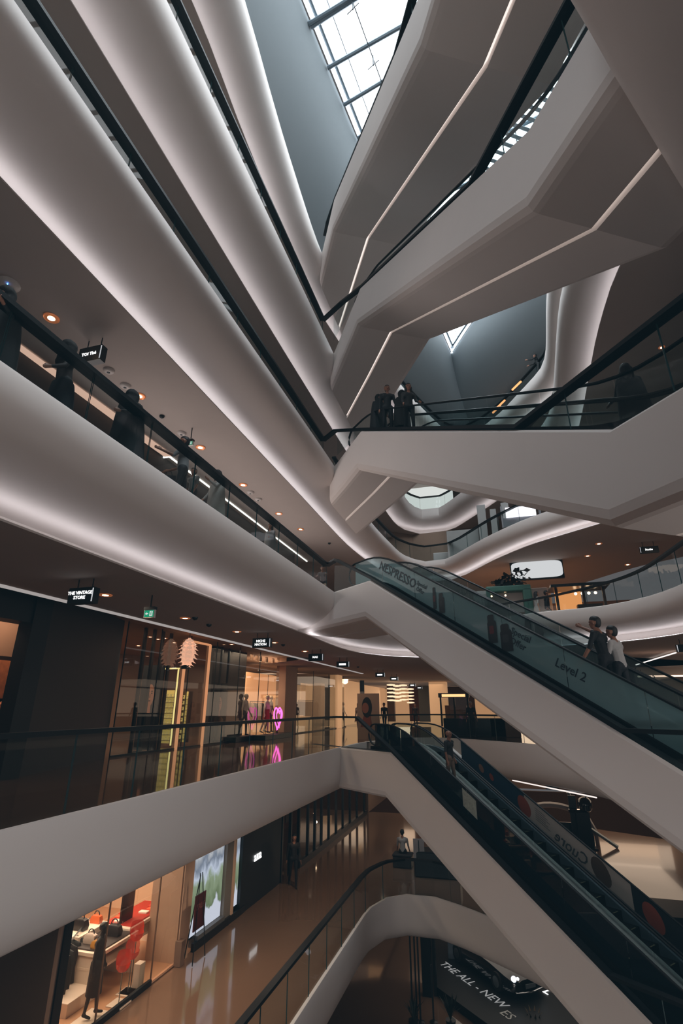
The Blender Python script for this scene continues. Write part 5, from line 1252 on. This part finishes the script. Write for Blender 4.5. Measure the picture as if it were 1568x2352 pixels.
    for p in me.polygons:
        q = p.center; best = min(caps, key=lambda cc: seg_d(q, cc[0], cc[2], cc[1], cc[3])); p.material_index = keys.index(best[4])
    o = bpy.data.objects.new('body', me); C.objects.link(o); o.parent = root
    hc = hd*k+shift
    hm = mat('hair_%d_%d_%d' % hair, hair, .6)
    def child(nm, caps2, m_, vx=.014, sm=3):
        me2 = fused(caps2, vx, sm); me2.materials.append(m_); q = bpy.data.objects.new(nm, me2); C.objects.link(q); q.parent = root; return q
    if scarf:
        sm_ = mat('scarf_%d_%d_%d' % scarf, scarf, .8)
        cs = [(hc+(-fx*.03+V((0, 0, .03)))*k, .122*k, hc+(fx*.0+V((0, 0, .045)))*k, .118*k, ''), (hc+(-fx*.03)*k, .118*k, hc+(-fx*.01+V((0, 0, -.13)))*k, .112*k, ''), (hc+(V((0, 0, -.14)))*k, .10*k, hc+V((.0, 0, -.22))*k, .135*k, ''),
              (hc+V((0, -.08, -.25))*k, .11*k, hc+V((0, .08, -.25))*k, .11*k, '')]
        if veil: cs.append((hc+(fx*.03+V((0, 0, -.035)))*k, .088*k, hc+(fx*.03+V((0, 0, -.2)))*k, .11*k, ''))
        child('headscarf', cs, sm_)
    elif hairstyle != 'none' and cat != 'mannequin':
        cs = [(hc+(-fx*.03+V((0, 0, .045)))*k, .094*k, hc+(fx*.008+V((0, 0, .058)))*k, .088*k, ''), (hc+(-fx*.045+V((0, 0, .01)))*k, .080*k, hc+(-fx*.045+V((0, 0, -.035)))*k, .062*k, '')]
        if hairstyle == 'long': cs += [(hc+(-fx*.05)*k, .095*k, hc+(-fx*.07+V((0, 0, -.2)))*k, .085*k, ''), (hc+(-fx*.07+V((0, 0, -.2)))*k, .085*k, hc+(-fx*.08+V((0, 0, -.34)))*k, .05*k, '')] + [(hc+(fy*s*.075-fx*.01)*k, .045*k, hc+(fy*s*.085+V((0, 0, -.2))-fx*.02)*k, .04*k, '') for s in (-1, 1)]
        if hairstyle == 'bun': cs += [(hc+(-fx*.10+V((0, 0, .09)))*k, .05*k, hc+(-fx*.11+V((0, 0, .08)))*k, .05*k, '')]
        child('hair', cs, hm)
    if dress:
        dcol, ztop, zbot, rtop, rbot = dress; m = MB(); rows = []; cx = hip*k+shift
        for i in range(9):
            t = i/8; z = zbot+(ztop-zbot)*(1-t); r = rtop+(rbot-rtop)*t**.8; x0 = (z*k-cx.z)*math.tan(math.radians(lean)) if z*k > cx.z else 0
            rows.append([V((cx.x+x0+r*.82*k*math.cos(a)*(1+.05*math.sin(6*a)*t), r*k*math.sin(a)*(1+.05*math.sin(5*a+1)*t), z*k)) for a in [j*2*PI/20 for j in range(20)]])
        m.grid(rows, 0, True); q = m.build('dress' if zbot < .8 else 'coat', mat('dress_%d_%d_%d' % dcol, dcol, .8, var=.12, scale=14), smooth=True); q.parent = root
    if bag:
        kind, bc, s = bag; m = MB(); hnd = (handL if s > 0 else handR)*k+shift
        if kind == 'backpack': m.lathe(ch*k+shift+V((-.2*k, 0, -.02)), [(.02, -.24*k), (.15*k, -.22*k), (.17*k, 0), (.13*k, .2*k), (.02, .23*k)], 12, sx=.7)
        else:
            m.box(hnd+V((0, 0, -.26)), (.30, .12, .26)); m.tube([hnd+V((-.08, 0, -.14)), hnd+V((-.04, 0, -.02)), hnd+V((.04, 0, -.02)), hnd+V((.08, 0, -.14))], .010, 5)
        q = m.build('bag', mat('bag_c_%d_%d_%d' % bc, bc, .7), smooth=kind == 'backpack', bevel=0 if kind == 'backpack' else .03); q.parent = root
    return root
def head_to_foot(px, py, zfloor, h): 
    p = at(px, py, z=zfloor+h*.955); return Vector((p.x, p.y, zfloor))
BLK = (13, 17, 20)
# left gallery walkers (storey above the storefronts); each stands behind the railing
def walker(px, py, h, **kw):
    """stands just inside the railing line; the head height follows from the sight line"""
    p = at(px, py, x=kw.pop('x', -5.68)); h2 = (p.z-5.0)/.955; h = h2 if h > 1.3 else h
    kw.setdefault('heading', -95)
    return figure('person', kw.pop('label'), 'person', Vector((p.x, p.y, 5.0)), kw.pop('heading'), h, **kw)
walker(22, 690, 1.72, label='person in black hooded robe at the far left edge, leaning over the gallery railing', heading=-70, shirt=BLK, pants=BLK, scarf=BLK, dress=(BLK, 1.38, .12, .24, .36), lean=8, sleeve=1, arms=((30, 12, 60), (22, 12, 50)), female=True)
walker(163, 805, 1.66, label='person in dark headscarf and brown coat in front of the slanted-lettering sign', heading=-105, shirt=(38, 28, 26), pants=(18, 22, 27), scarf=(16, 16, 18), dress=((20, 24, 30), .95, .30, .19, .27), lean=4, sleeve=1, female=True, arms=((24, 8, 30), (-20, 8, 20)), skin='a')
walker(307, 912, 1.66, label='person fully veiled in black robe striding along the left gallery', heading=-100, shirt=BLK, pants=BLK, scarf=BLK, veil=True, dress=(BLK, 1.40, .10, .23, .40), lean=3, sleeve=1, female=True, arms=((36, 10, 30), (-20, 12, 10)), legs=((20, 6), (-20, 20)))
walker(427, 1017, 1.72, label='person in grey shirt with dark trousers, holding a phone, by the left railing', heading=-150, shirt=(128, 128, 130), pants=(20, 26, 33), hair=(14, 14, 16), sleeve=.4, arms=((40, 6, 70), (10, 10, 60)), bag=('hand', (22, 27, 34), -1))
walker(445, 1098, 1.12, label='small person in striped top walking beside the person in the grey shirt', heading=-100, shirt=(120, 116, 112), pants=(26, 28, 32), hair=(60, 50, 42), legs=((14, 6), (-12, 16)), sleeve=.4)
walker(502, 1092, 1.62, label='person in pale loose dress carrying a blue bag on the left gallery', heading=-110, shirt=(158, 154, 150), pants=(60, 60, 66), hair=(16, 15, 16), hairstyle='long', dress=((162, 158, 152), 1.30, .25, .21, .30), sleeve=1, female=True, arms=((44, 6, 60), (15, 8, 20)), bag=('hand', (36, 52, 74), -1))
walker(622, 1211, 1.62, label='person in grey coat walking alone far along the left gallery', heading=-100, shirt=(120, 116, 114), pants=(80, 78, 78), hair=(40, 36, 34), hairstyle='long', dress=((122, 118, 114), 1.3, .45, .21, .28), sleeve=1, female=True, arms=((30, 8, 40), (-16, 8, 14)))
walker(742, 1307, 1.60, label='person in grey leaning forward at the end of the left gallery railing', heading=-80, shirt=(96, 92, 92), pants=(40, 40, 44), hair=(50, 46, 44), lean=28, arms=((60, 8, 20), (50, 8, 20)))
# group at the top of the middle escalator and a rider near its foot
def on_esc(F, px, py, v, h, hd=None, dz=0):
    p = at_plane(px, py, F.pt(0, v, 0), F.v); q = (p-F.ub).dot(F.u); f = F.pt(q, v, 0, True); f.z = p.z-h*.955+dz; 
    return f, q
uC = math.degrees(math.atan2(FC.u.y, FC.u.x)); uD = math.degrees(math.atan2(FD.u.y, FD.u.x)); uE = math.degrees(math.atan2(FE.u.y, FE.u.x))
for px, py, h, v, kw in ((868, 942, 1.58, .62, dict(label='person in black headscarf, leftmost of the group on the middle escalator', scarf=BLK, shirt=BLK, pants=BLK, dress=(BLK, 1.38, .1, .23, .36), female=True)),
                         (878, 934, 1.62, .95, dict(label='person with face turned left, second of the group on the middle escalator', shirt=BLK, pants=BLK, hair=(16, 14, 14), hairstyle='long', female=True, head=(60, 0))),
                         (889, 924, 1.74, .55, dict(label='tallest person in black, third of the group on the middle escalator', shirt=BLK, pants=(16, 20, 25), hair=(12, 12, 13))),
                         (922, 939, 1.62, .95, dict(label='person in dark hood, fourth of the group on the middle escalator', scarf=(26, 27, 28), shirt=(28, 30, 30), pants=BLK, dress=((28, 29, 30), 1.38, .3, .24, .32), female=True)),
                         (938, 924, 1.66, .60, dict(label='person in dark grey top, rightmost of the group on the middle escalator', shirt=(36, 36, 36), pants=(22, 26, 30), hair=(18, 15, 14), hairstyle='long', female=True, arms=((14, 8, 40), (10, 8, 30))))):
    f, q = on_esc(FC, px, py, v, h)
    base_z = FC.zs(q)-.06
    f.z = base_z; figure('person', kw.pop('label'), 'person', f, uC+random.uniform(-15, 15), h, lean=3, sleeve=1, **kw)
f, q = on_esc(FC, 1438, 850, 1.9, 1.66); f.z = FC.z(q)
figure('person', 'person in black coat near the handrail loop of the middle escalator', 'person', f, uC+150, 1.66, shirt=(18, 22, 26), pants=(20, 24, 28), hair=(22, 16, 14), hairstyle='long', dress=((20, 24, 28), 1.30, .45, .22, .30), sleeve=1, female=True, arms=((34, 8, 60), (10, 10, 40)), head=(-30, 0), skin='a')
# couple on the upper flight: man reaching for the far handrail, companion in white
f, q = on_esc(FD, 1384, 1470, V0+wD*.55, 1.74); f.z = FD.zs(q, .3)-.05
figure('person', 'person in black shirt on the escalator, arm stretched out ahead to the handrail', 'person', f, uD+180+2, 1.76, shirt=(11, 15, 19), pants=(16, 19, 24), hair=(26, 22, 22), skin='a', lean=9, legs=((30, 42), (-8, 10)), arms=((20, 12, 16), (112, 12, 6)), sleeve=.3, voxel=.0095, head=(8, 4))
f, q = on_esc(FD, 1403, 1477, V0+wD*.62, 1.62)
f, q = on_esc(FD, 1416, 1486, V0+wD*.72, 1.62); f.z = FD.zs(q, .3)-.05
figure('person', 'person in white T-shirt with dark bag, just behind the person in black shirt', 'person', f, uD+180, 1.64, shirt=(176, 174, 172), pants=(24, 28, 34), hair=(18, 15, 14), hairstyle='short', female=True, lean=4, legs=((18, 24), (-6, 8)), arms=((12, 10, 20), (6, 8, 14)), sleeve=.3, bag=('hand', (16, 18, 22), 1), voxel=.012, head=(10, 6))
# man riding the lowest flight
f, q = on_esc(FE, 1030, 1702, V0+wE*.6, 1.72); f.z = FE.zs(q, .3)-.05
figure('person', 'person in dark top and beige trousers riding the lowest escalator', 'person', f, uE+10, 1.74, shirt=(15, 20, 26), pants=(112, 96, 82), hair=(60, 44, 36), hairstyle='none', skin='b', lean=0, legs=((8, 10), (-4, 6)), arms=((-20, 10, 40), (6, 14, 10)), sleeve=.3, voxel=.011)
# right-hand gallery pair
for px, py, h, kw in ((1227, 1346, 1.64, dict(label='person in white spotted dress strolling on the right-hand gallery', heading=15, shirt=(190, 186, 182), pants=(170, 160, 150), hair=(16, 14, 14), hairstyle='long', dress=((176, 172, 168), 1.0, .35, .19, .30), female=True, bare=True, skin='c', sleeve=.3)),
                      (1250, 1349, 1.70, dict(label='person in dark jacket with a light bag strolling on the right-hand gallery', heading=10, shirt=(24, 28, 34), pants=(26, 32, 42), hair=(14, 13, 14), legs=((22, 8), (-22, 20)), arms=((10, 8, 20), (-20, 10, 20)), sleeve=1, skin='b', bag=('hand', (170, 166, 160), -1)))):
    p = at(px, py, y=26.2); figure('person', kw.pop('label'), 'person', Vector((p.x, 26.2, 5.0)), kw.pop('heading'), h, **kw)
# person looking over the topmost right railing
p = head_to_foot(1229, 816, 20.0, 1.65); figure('person', 'person in dark clothes leaning on the topmost right railing below the grey shaft wall', 'person', p+Vector((.1, .05, 0)), 170, 1.65, shirt=BLK, pants=BLK, hair=(12, 12, 12), lean=12, arms=((60, 8, 40), (50, 8, 40)), sleeve=1)
# lower storey people
p = at(672, 2036, z=-5); figure('person', 'dark-clothed person walking past the glazed doors beyond the blue-black shop', 'person', p, -60, 1.72, shirt=(24, 20, 20), pants=(14, 16, 20), hair=(14, 12, 12), sleeve=1, legs=((16, 6), (-14, 16)), arms=((14, 8, 14), (-14, 8, 10)))
p = at(925, 1992, z=-5); st = p.copy()
t = thing('bench', 'black seat behind the curved lowest railing, under the seated person in grey', 'bench', p); m = MB(); m.box(p+Vector((0, .1, .21)), (.8, .6, .42)); m.build('seat_block', BLACK, t, bevel=.04); m = MB(); m.box(p+Vector((0, .1, .46)), (.84, .64, .08)); m.build('seat_cushion', mat('seat_dark', (20, 22, 26), .7), t, bevel=.03)
figure('person', 'person in pale grey shirt sitting with back turned behind the curved railing', 'person', p+Vector((0, .1, .0)), 95, 1.70, shirt=(160, 156, 152), pants=(18, 20, 24), hair=(14, 13, 13), sit=1, arms=((14, 10, 30), (14, 10, 30)), sleeve=.6)
q = at(962, 1962, z=-4.2); t = thing('folding_sign', 'white sign panel on a dark stand right of the seated person', 'sign', (q.x, q.y, -5)); m = MB(); m.box((q.x, q.y, -4.0), (.45, .04, .7), rz=.2); m.build('sign_panel', mat('panel_white', (150, 146, 146), .6), t)
m = MB(); m.tube([(q.x, q.y, -5), (q.x, q.y, -3.7)], .03, 6); m.build('post', BLACK, t)
q = at(985, 1990, z=-4.6); m = MB(); m.box((q.x+.3, q.y+.4, -4.55), (1.8, .9, .9)); tag(m.build('counter_block', BLACK, bevel=.05), 'low black counter beside the seated person in grey', 'counter')
# black mannequin in the bright shop window
p = at(213, 2346, z=-5)
figure('mannequin', 'black mannequin in long dark skirt and jacket close to the bright shop glass', 'mannequin', p+Vector((-.12, .05, .03)), 20, 1.66, shirt=(13, 15, 18), pants=(14, 15, 18), shoe=(16, 15, 15), skin=(16, 17, 19), dress=((20, 20, 22), 1.02, .42, .17, .20), female=True, bare=True, sleeve=1, arms=((4, 12, 8), (-4, 10, 6)), legs=((6, 2), (-6, 4)))
m = MB(); m.box(p+Vector((-.12, .05, .012)), (.5, .7, .024)); tag(m.build('base_plate', MATS['white_laminate']), 'thin white plate under the black mannequin', 'plinth')
# window mannequins beside the pink heart
def manq(px, py, x, label, **kw):
    p = at(px, py, x=x); h = 1.78; figure('mannequin', label, 'mannequin', Vector((x, p.y, kw.pop('base', .22))), kw.pop('heading', 0), h, skin=(226, 206, 184), hair=(226, 206, 184), female=True, **kw)
manq(613, 1604, -11.75, 'pale mannequin in white top and rust skirt left of the pink heart', shirt=(226, 210, 194), pants=(140, 46, 34), dress=((140, 46, 34), 1.08, .62, .17, .22), bare=True)
manq(621, 1603, -11.95, 'pale mannequin in white blouse standing just behind the rust-skirted one', shirt=(232, 220, 206), pants=(150, 130, 110), sleeve=1)
manq(564, 1600, -11.6, 'pale mannequin in white top and grey trousers at the left edge of the peach window', shirt=(228, 216, 204), pants=(104, 98, 92))
manq(787, 1612, -12.0, base=0, label='pale mannequin in grey shorts in the cream shop window', shirt=(226, 214, 200), pants=(90, 94, 96))
# clothes racks inside the window displays
def rack(x, ya, yb, z, n, cols, rl, gl, grp):
    t = thing('garment_rail', rl, 'clothes rail', (x, (ya+yb)/2, 0)); m = MB(); m.tube([(x, ya, z), (x, yb, z)], .02, 6); m.build('crossbar', BLACK, t)
    for y_ in (ya, yb):
        m = MB(); m.tube([(x, y_, 0), (x, y_, z)], .02, 6); m.build('upright', BLACK, t)
    for k in range(n):
        garment(Vector((x, ya+(yb-ya)*(k+.5)/n, z)), Vector((0, 1, 0)), .5, .7+.35*random.random(), mat('rackcloth_%d_%d_%d' % cols[k % len(cols)], cols[k % len(cols)], .8), gl, grp)
ya, yb, _, _ = pr(572, 1600, 608, 1680, -12.8)
rack(-12.8, ya, yb, 1.75, 9, ((170, 140, 116), (60, 48, 42), (24, 24, 28), (196, 164, 138)), 'dark garment rail between the two window mannequins', 'garment hanging on the rail between the window mannequins', 'garments between the window mannequins')
ya, yb, _, _ = pr(684, 1600, 726, 1680, -12.9)
rack(-12.9, ya, yb, 1.9, 10, ((70, 56, 48), (36, 30, 30), (86, 34, 40), (50, 46, 44)), 'dark garment rail in the window right of the beige column', 'garment hanging in the window right of the beige column', 'garments right of the beige column')
# distant people in the hall
for px, py, yv, kw in ((825, 1648, 27.0, dict(label='person in light top standing beside the striped pole', shirt=(150, 126, 112), pants=(110, 84, 68), hairstyle='long', female=True)),
                       (882, 1628, 36.0, dict(label='person in black walking in the hall behind the first escalator loops', shirt=BLK, pants=BLK)),
                       (953, 1625, 44.0, dict(label='person in dark clothes before the pale wall in the distant hall', shirt=(36, 26, 26), pants=BLK)),
                       (1083, 1660, 29.2, dict(label='person in dark clothes standing by the long black bench behind the far railing', shirt=(30, 30, 34), pants=BLK, hair=(140, 138, 136)))):
    lb2 = kw.pop('label'); p = at(px, py, y=yv); figure('person', lb2, 'person', Vector((p.x, yv, 0)), random.choice((-80, 100, -100)), 1.68, sleeve=1, voxel=.02, **kw)
# ------------------------------------------------------------------ light and colour
w = bpy.data.worlds.new('world'); SC.world = w; w.use_nodes = True
bg = w.node_tree.nodes['Background']; bg.inputs[0].default_value = (.62, .60, .62, 1); bg.inputs[1].default_value = .16
def area(name, loc, size, energy, color, rot=(0, 0, 0), sy=None):
    l = bpy.data.lights.new(name, 'AREA'); l.energy = energy; l.specular_factor = 0.0; l.color = color; l.size = size
    if sy: l.shape = 'RECTANGLE'; l.size_y = sy
    o = bpy.data.objects.new(name, l); C.objects.link(o); o.location = loc; o.rotation_euler = rot; return o
SC.view_settings.view_transform = 'Standard'; SC.view_settings.look = 'None'
vs = SC.view_settings; vs.use_curve_mapping = True; cm = vs.curve_mapping
for ch, lift in ((0, .0030), (1, .0066), (2, .0088)):
    cm.curves[ch].points[0].location = (0, lift); cm.curves[ch].points[1].location = (1, 1)
cm.update()
SC.view_settings.exposure = 0; SC.view_settings.gamma = 1
cy = SC.cycles
cy.max_bounces = 6; cy.diffuse_bounces = 3; cy.glossy_bounces = 3; cy.transmission_bounces = 2; cy.transparent_max_bounces = 16
cy.caustics_reflective = False; cy.caustics_refractive = False; cy.sample_clamp_indirect = 6
cy.use_adaptive_sampling = True; cy.adaptive_threshold = .045; cy.use_denoising = True
WARM = (1.0, .76, .56)

area('shop_lamp', (-14.5, 19, 4.05), 4, 220, WARM, sy=8)
area('shop_lamp', (-13.2, 28, 4.05), 2, 320, WARM, sy=8)
area('shop_lamp', (-15.0, 38, 4.05), 5, 520, WARM, sy=10)
area('shop_lamp', (-11.4, 10, 3.9), .8, 45, WARM, sy=2)
area('hall_lamp', (-8.0, 46, 3.5), 6, 300, WARM, sy=20)
area('hall_lamp', (8.0, 46, 3.5), 10, 260, WARM, sy=20)
area('lower_shop_lamp', (-12.4, 13.6, -1.62), 5, 560, (1.0, .78, .60), sy=5)
area('lower_hall_lamp', (4, 38, -1.7), 10, 260, WARM, sy=12)
area('gallery_lamp', (3, 33, 8.7), 9, 300, WARM, sy=6)
area('gallery_lamp', (9.5, 20, 8.7), 4, 110, WARM, sy=10)
area('gallery_lamp', (-7.5, 24, 8.7), 2, 60, WARM, sy=12)
area('ground_lamp', (0, 30, -6.6), 8, 120, (1, .85, .72), sy=8)

area('gallery_ceiling_fill', (-9.2, 15, 6.6), 2.4, 190, (1, .87, .82), rot=(0, -PI/2, 0), sy=14)  # unseen panel added to lift the left gallery ceiling
cy.denoising_prefilter = 'ACCURATE'

area('display_lamp', (-12.0, 24, 4.0), .6, 45, WARM, sy=4)
area('display_lamp', (-12.0, 35, 4.0), .8, 70, WARM, sy=8)

def point(name, loc, energy, color, r=.08):
    l = bpy.data.lights.new(name, 'SPOT'); l.spot_size = math.radians(150); l.spot_blend = .7; l.energy = energy; l.color = color; l.shadow_soft_size = r
    o = bpy.data.objects.new(name, l); C.objects.link(o); o.location = loc
for k, y_ in enumerate((9, 13, 17, 21, 26)): point('walkway_downlight', (-7.4, y_, 3.66), 60, WARM)
for k, y_ in enumerate((12.4, 16.5, 21, 26, 32, 38)): point('corridor_downlight', (-7.0, y_, -1.75), (190, 130, 80, 70, 70, 70)[k], WARM)

area('concourse_fill', (1, -13, -4.0), 16, 900, (1, .955, .93), rot=(PI/2, 0, 0), sy=5)  # unseen fill added behind the camera to brighten the lower atrium
area('side_gallery_fill', (8.5, 4.5, 1.9), 2.8, 240, (1, .955, .94), rot=(0, PI/2, 0), sy=8)  # added fill out of view, brightens the left edge band

area('far_hall_fill', (-2, 66, 1.9), 34, 260, WARM, rot=(-PI/2, 0, 0), sy=3)  # unseen fill added to graze the far hall ceiling
area('right_hall_fill', (14.0, 36, 1.9), 3, 160, WARM, rot=(0, PI/2, 0), sy=36)  # added unseen panel, lifts the dark area below the right-hand gallery
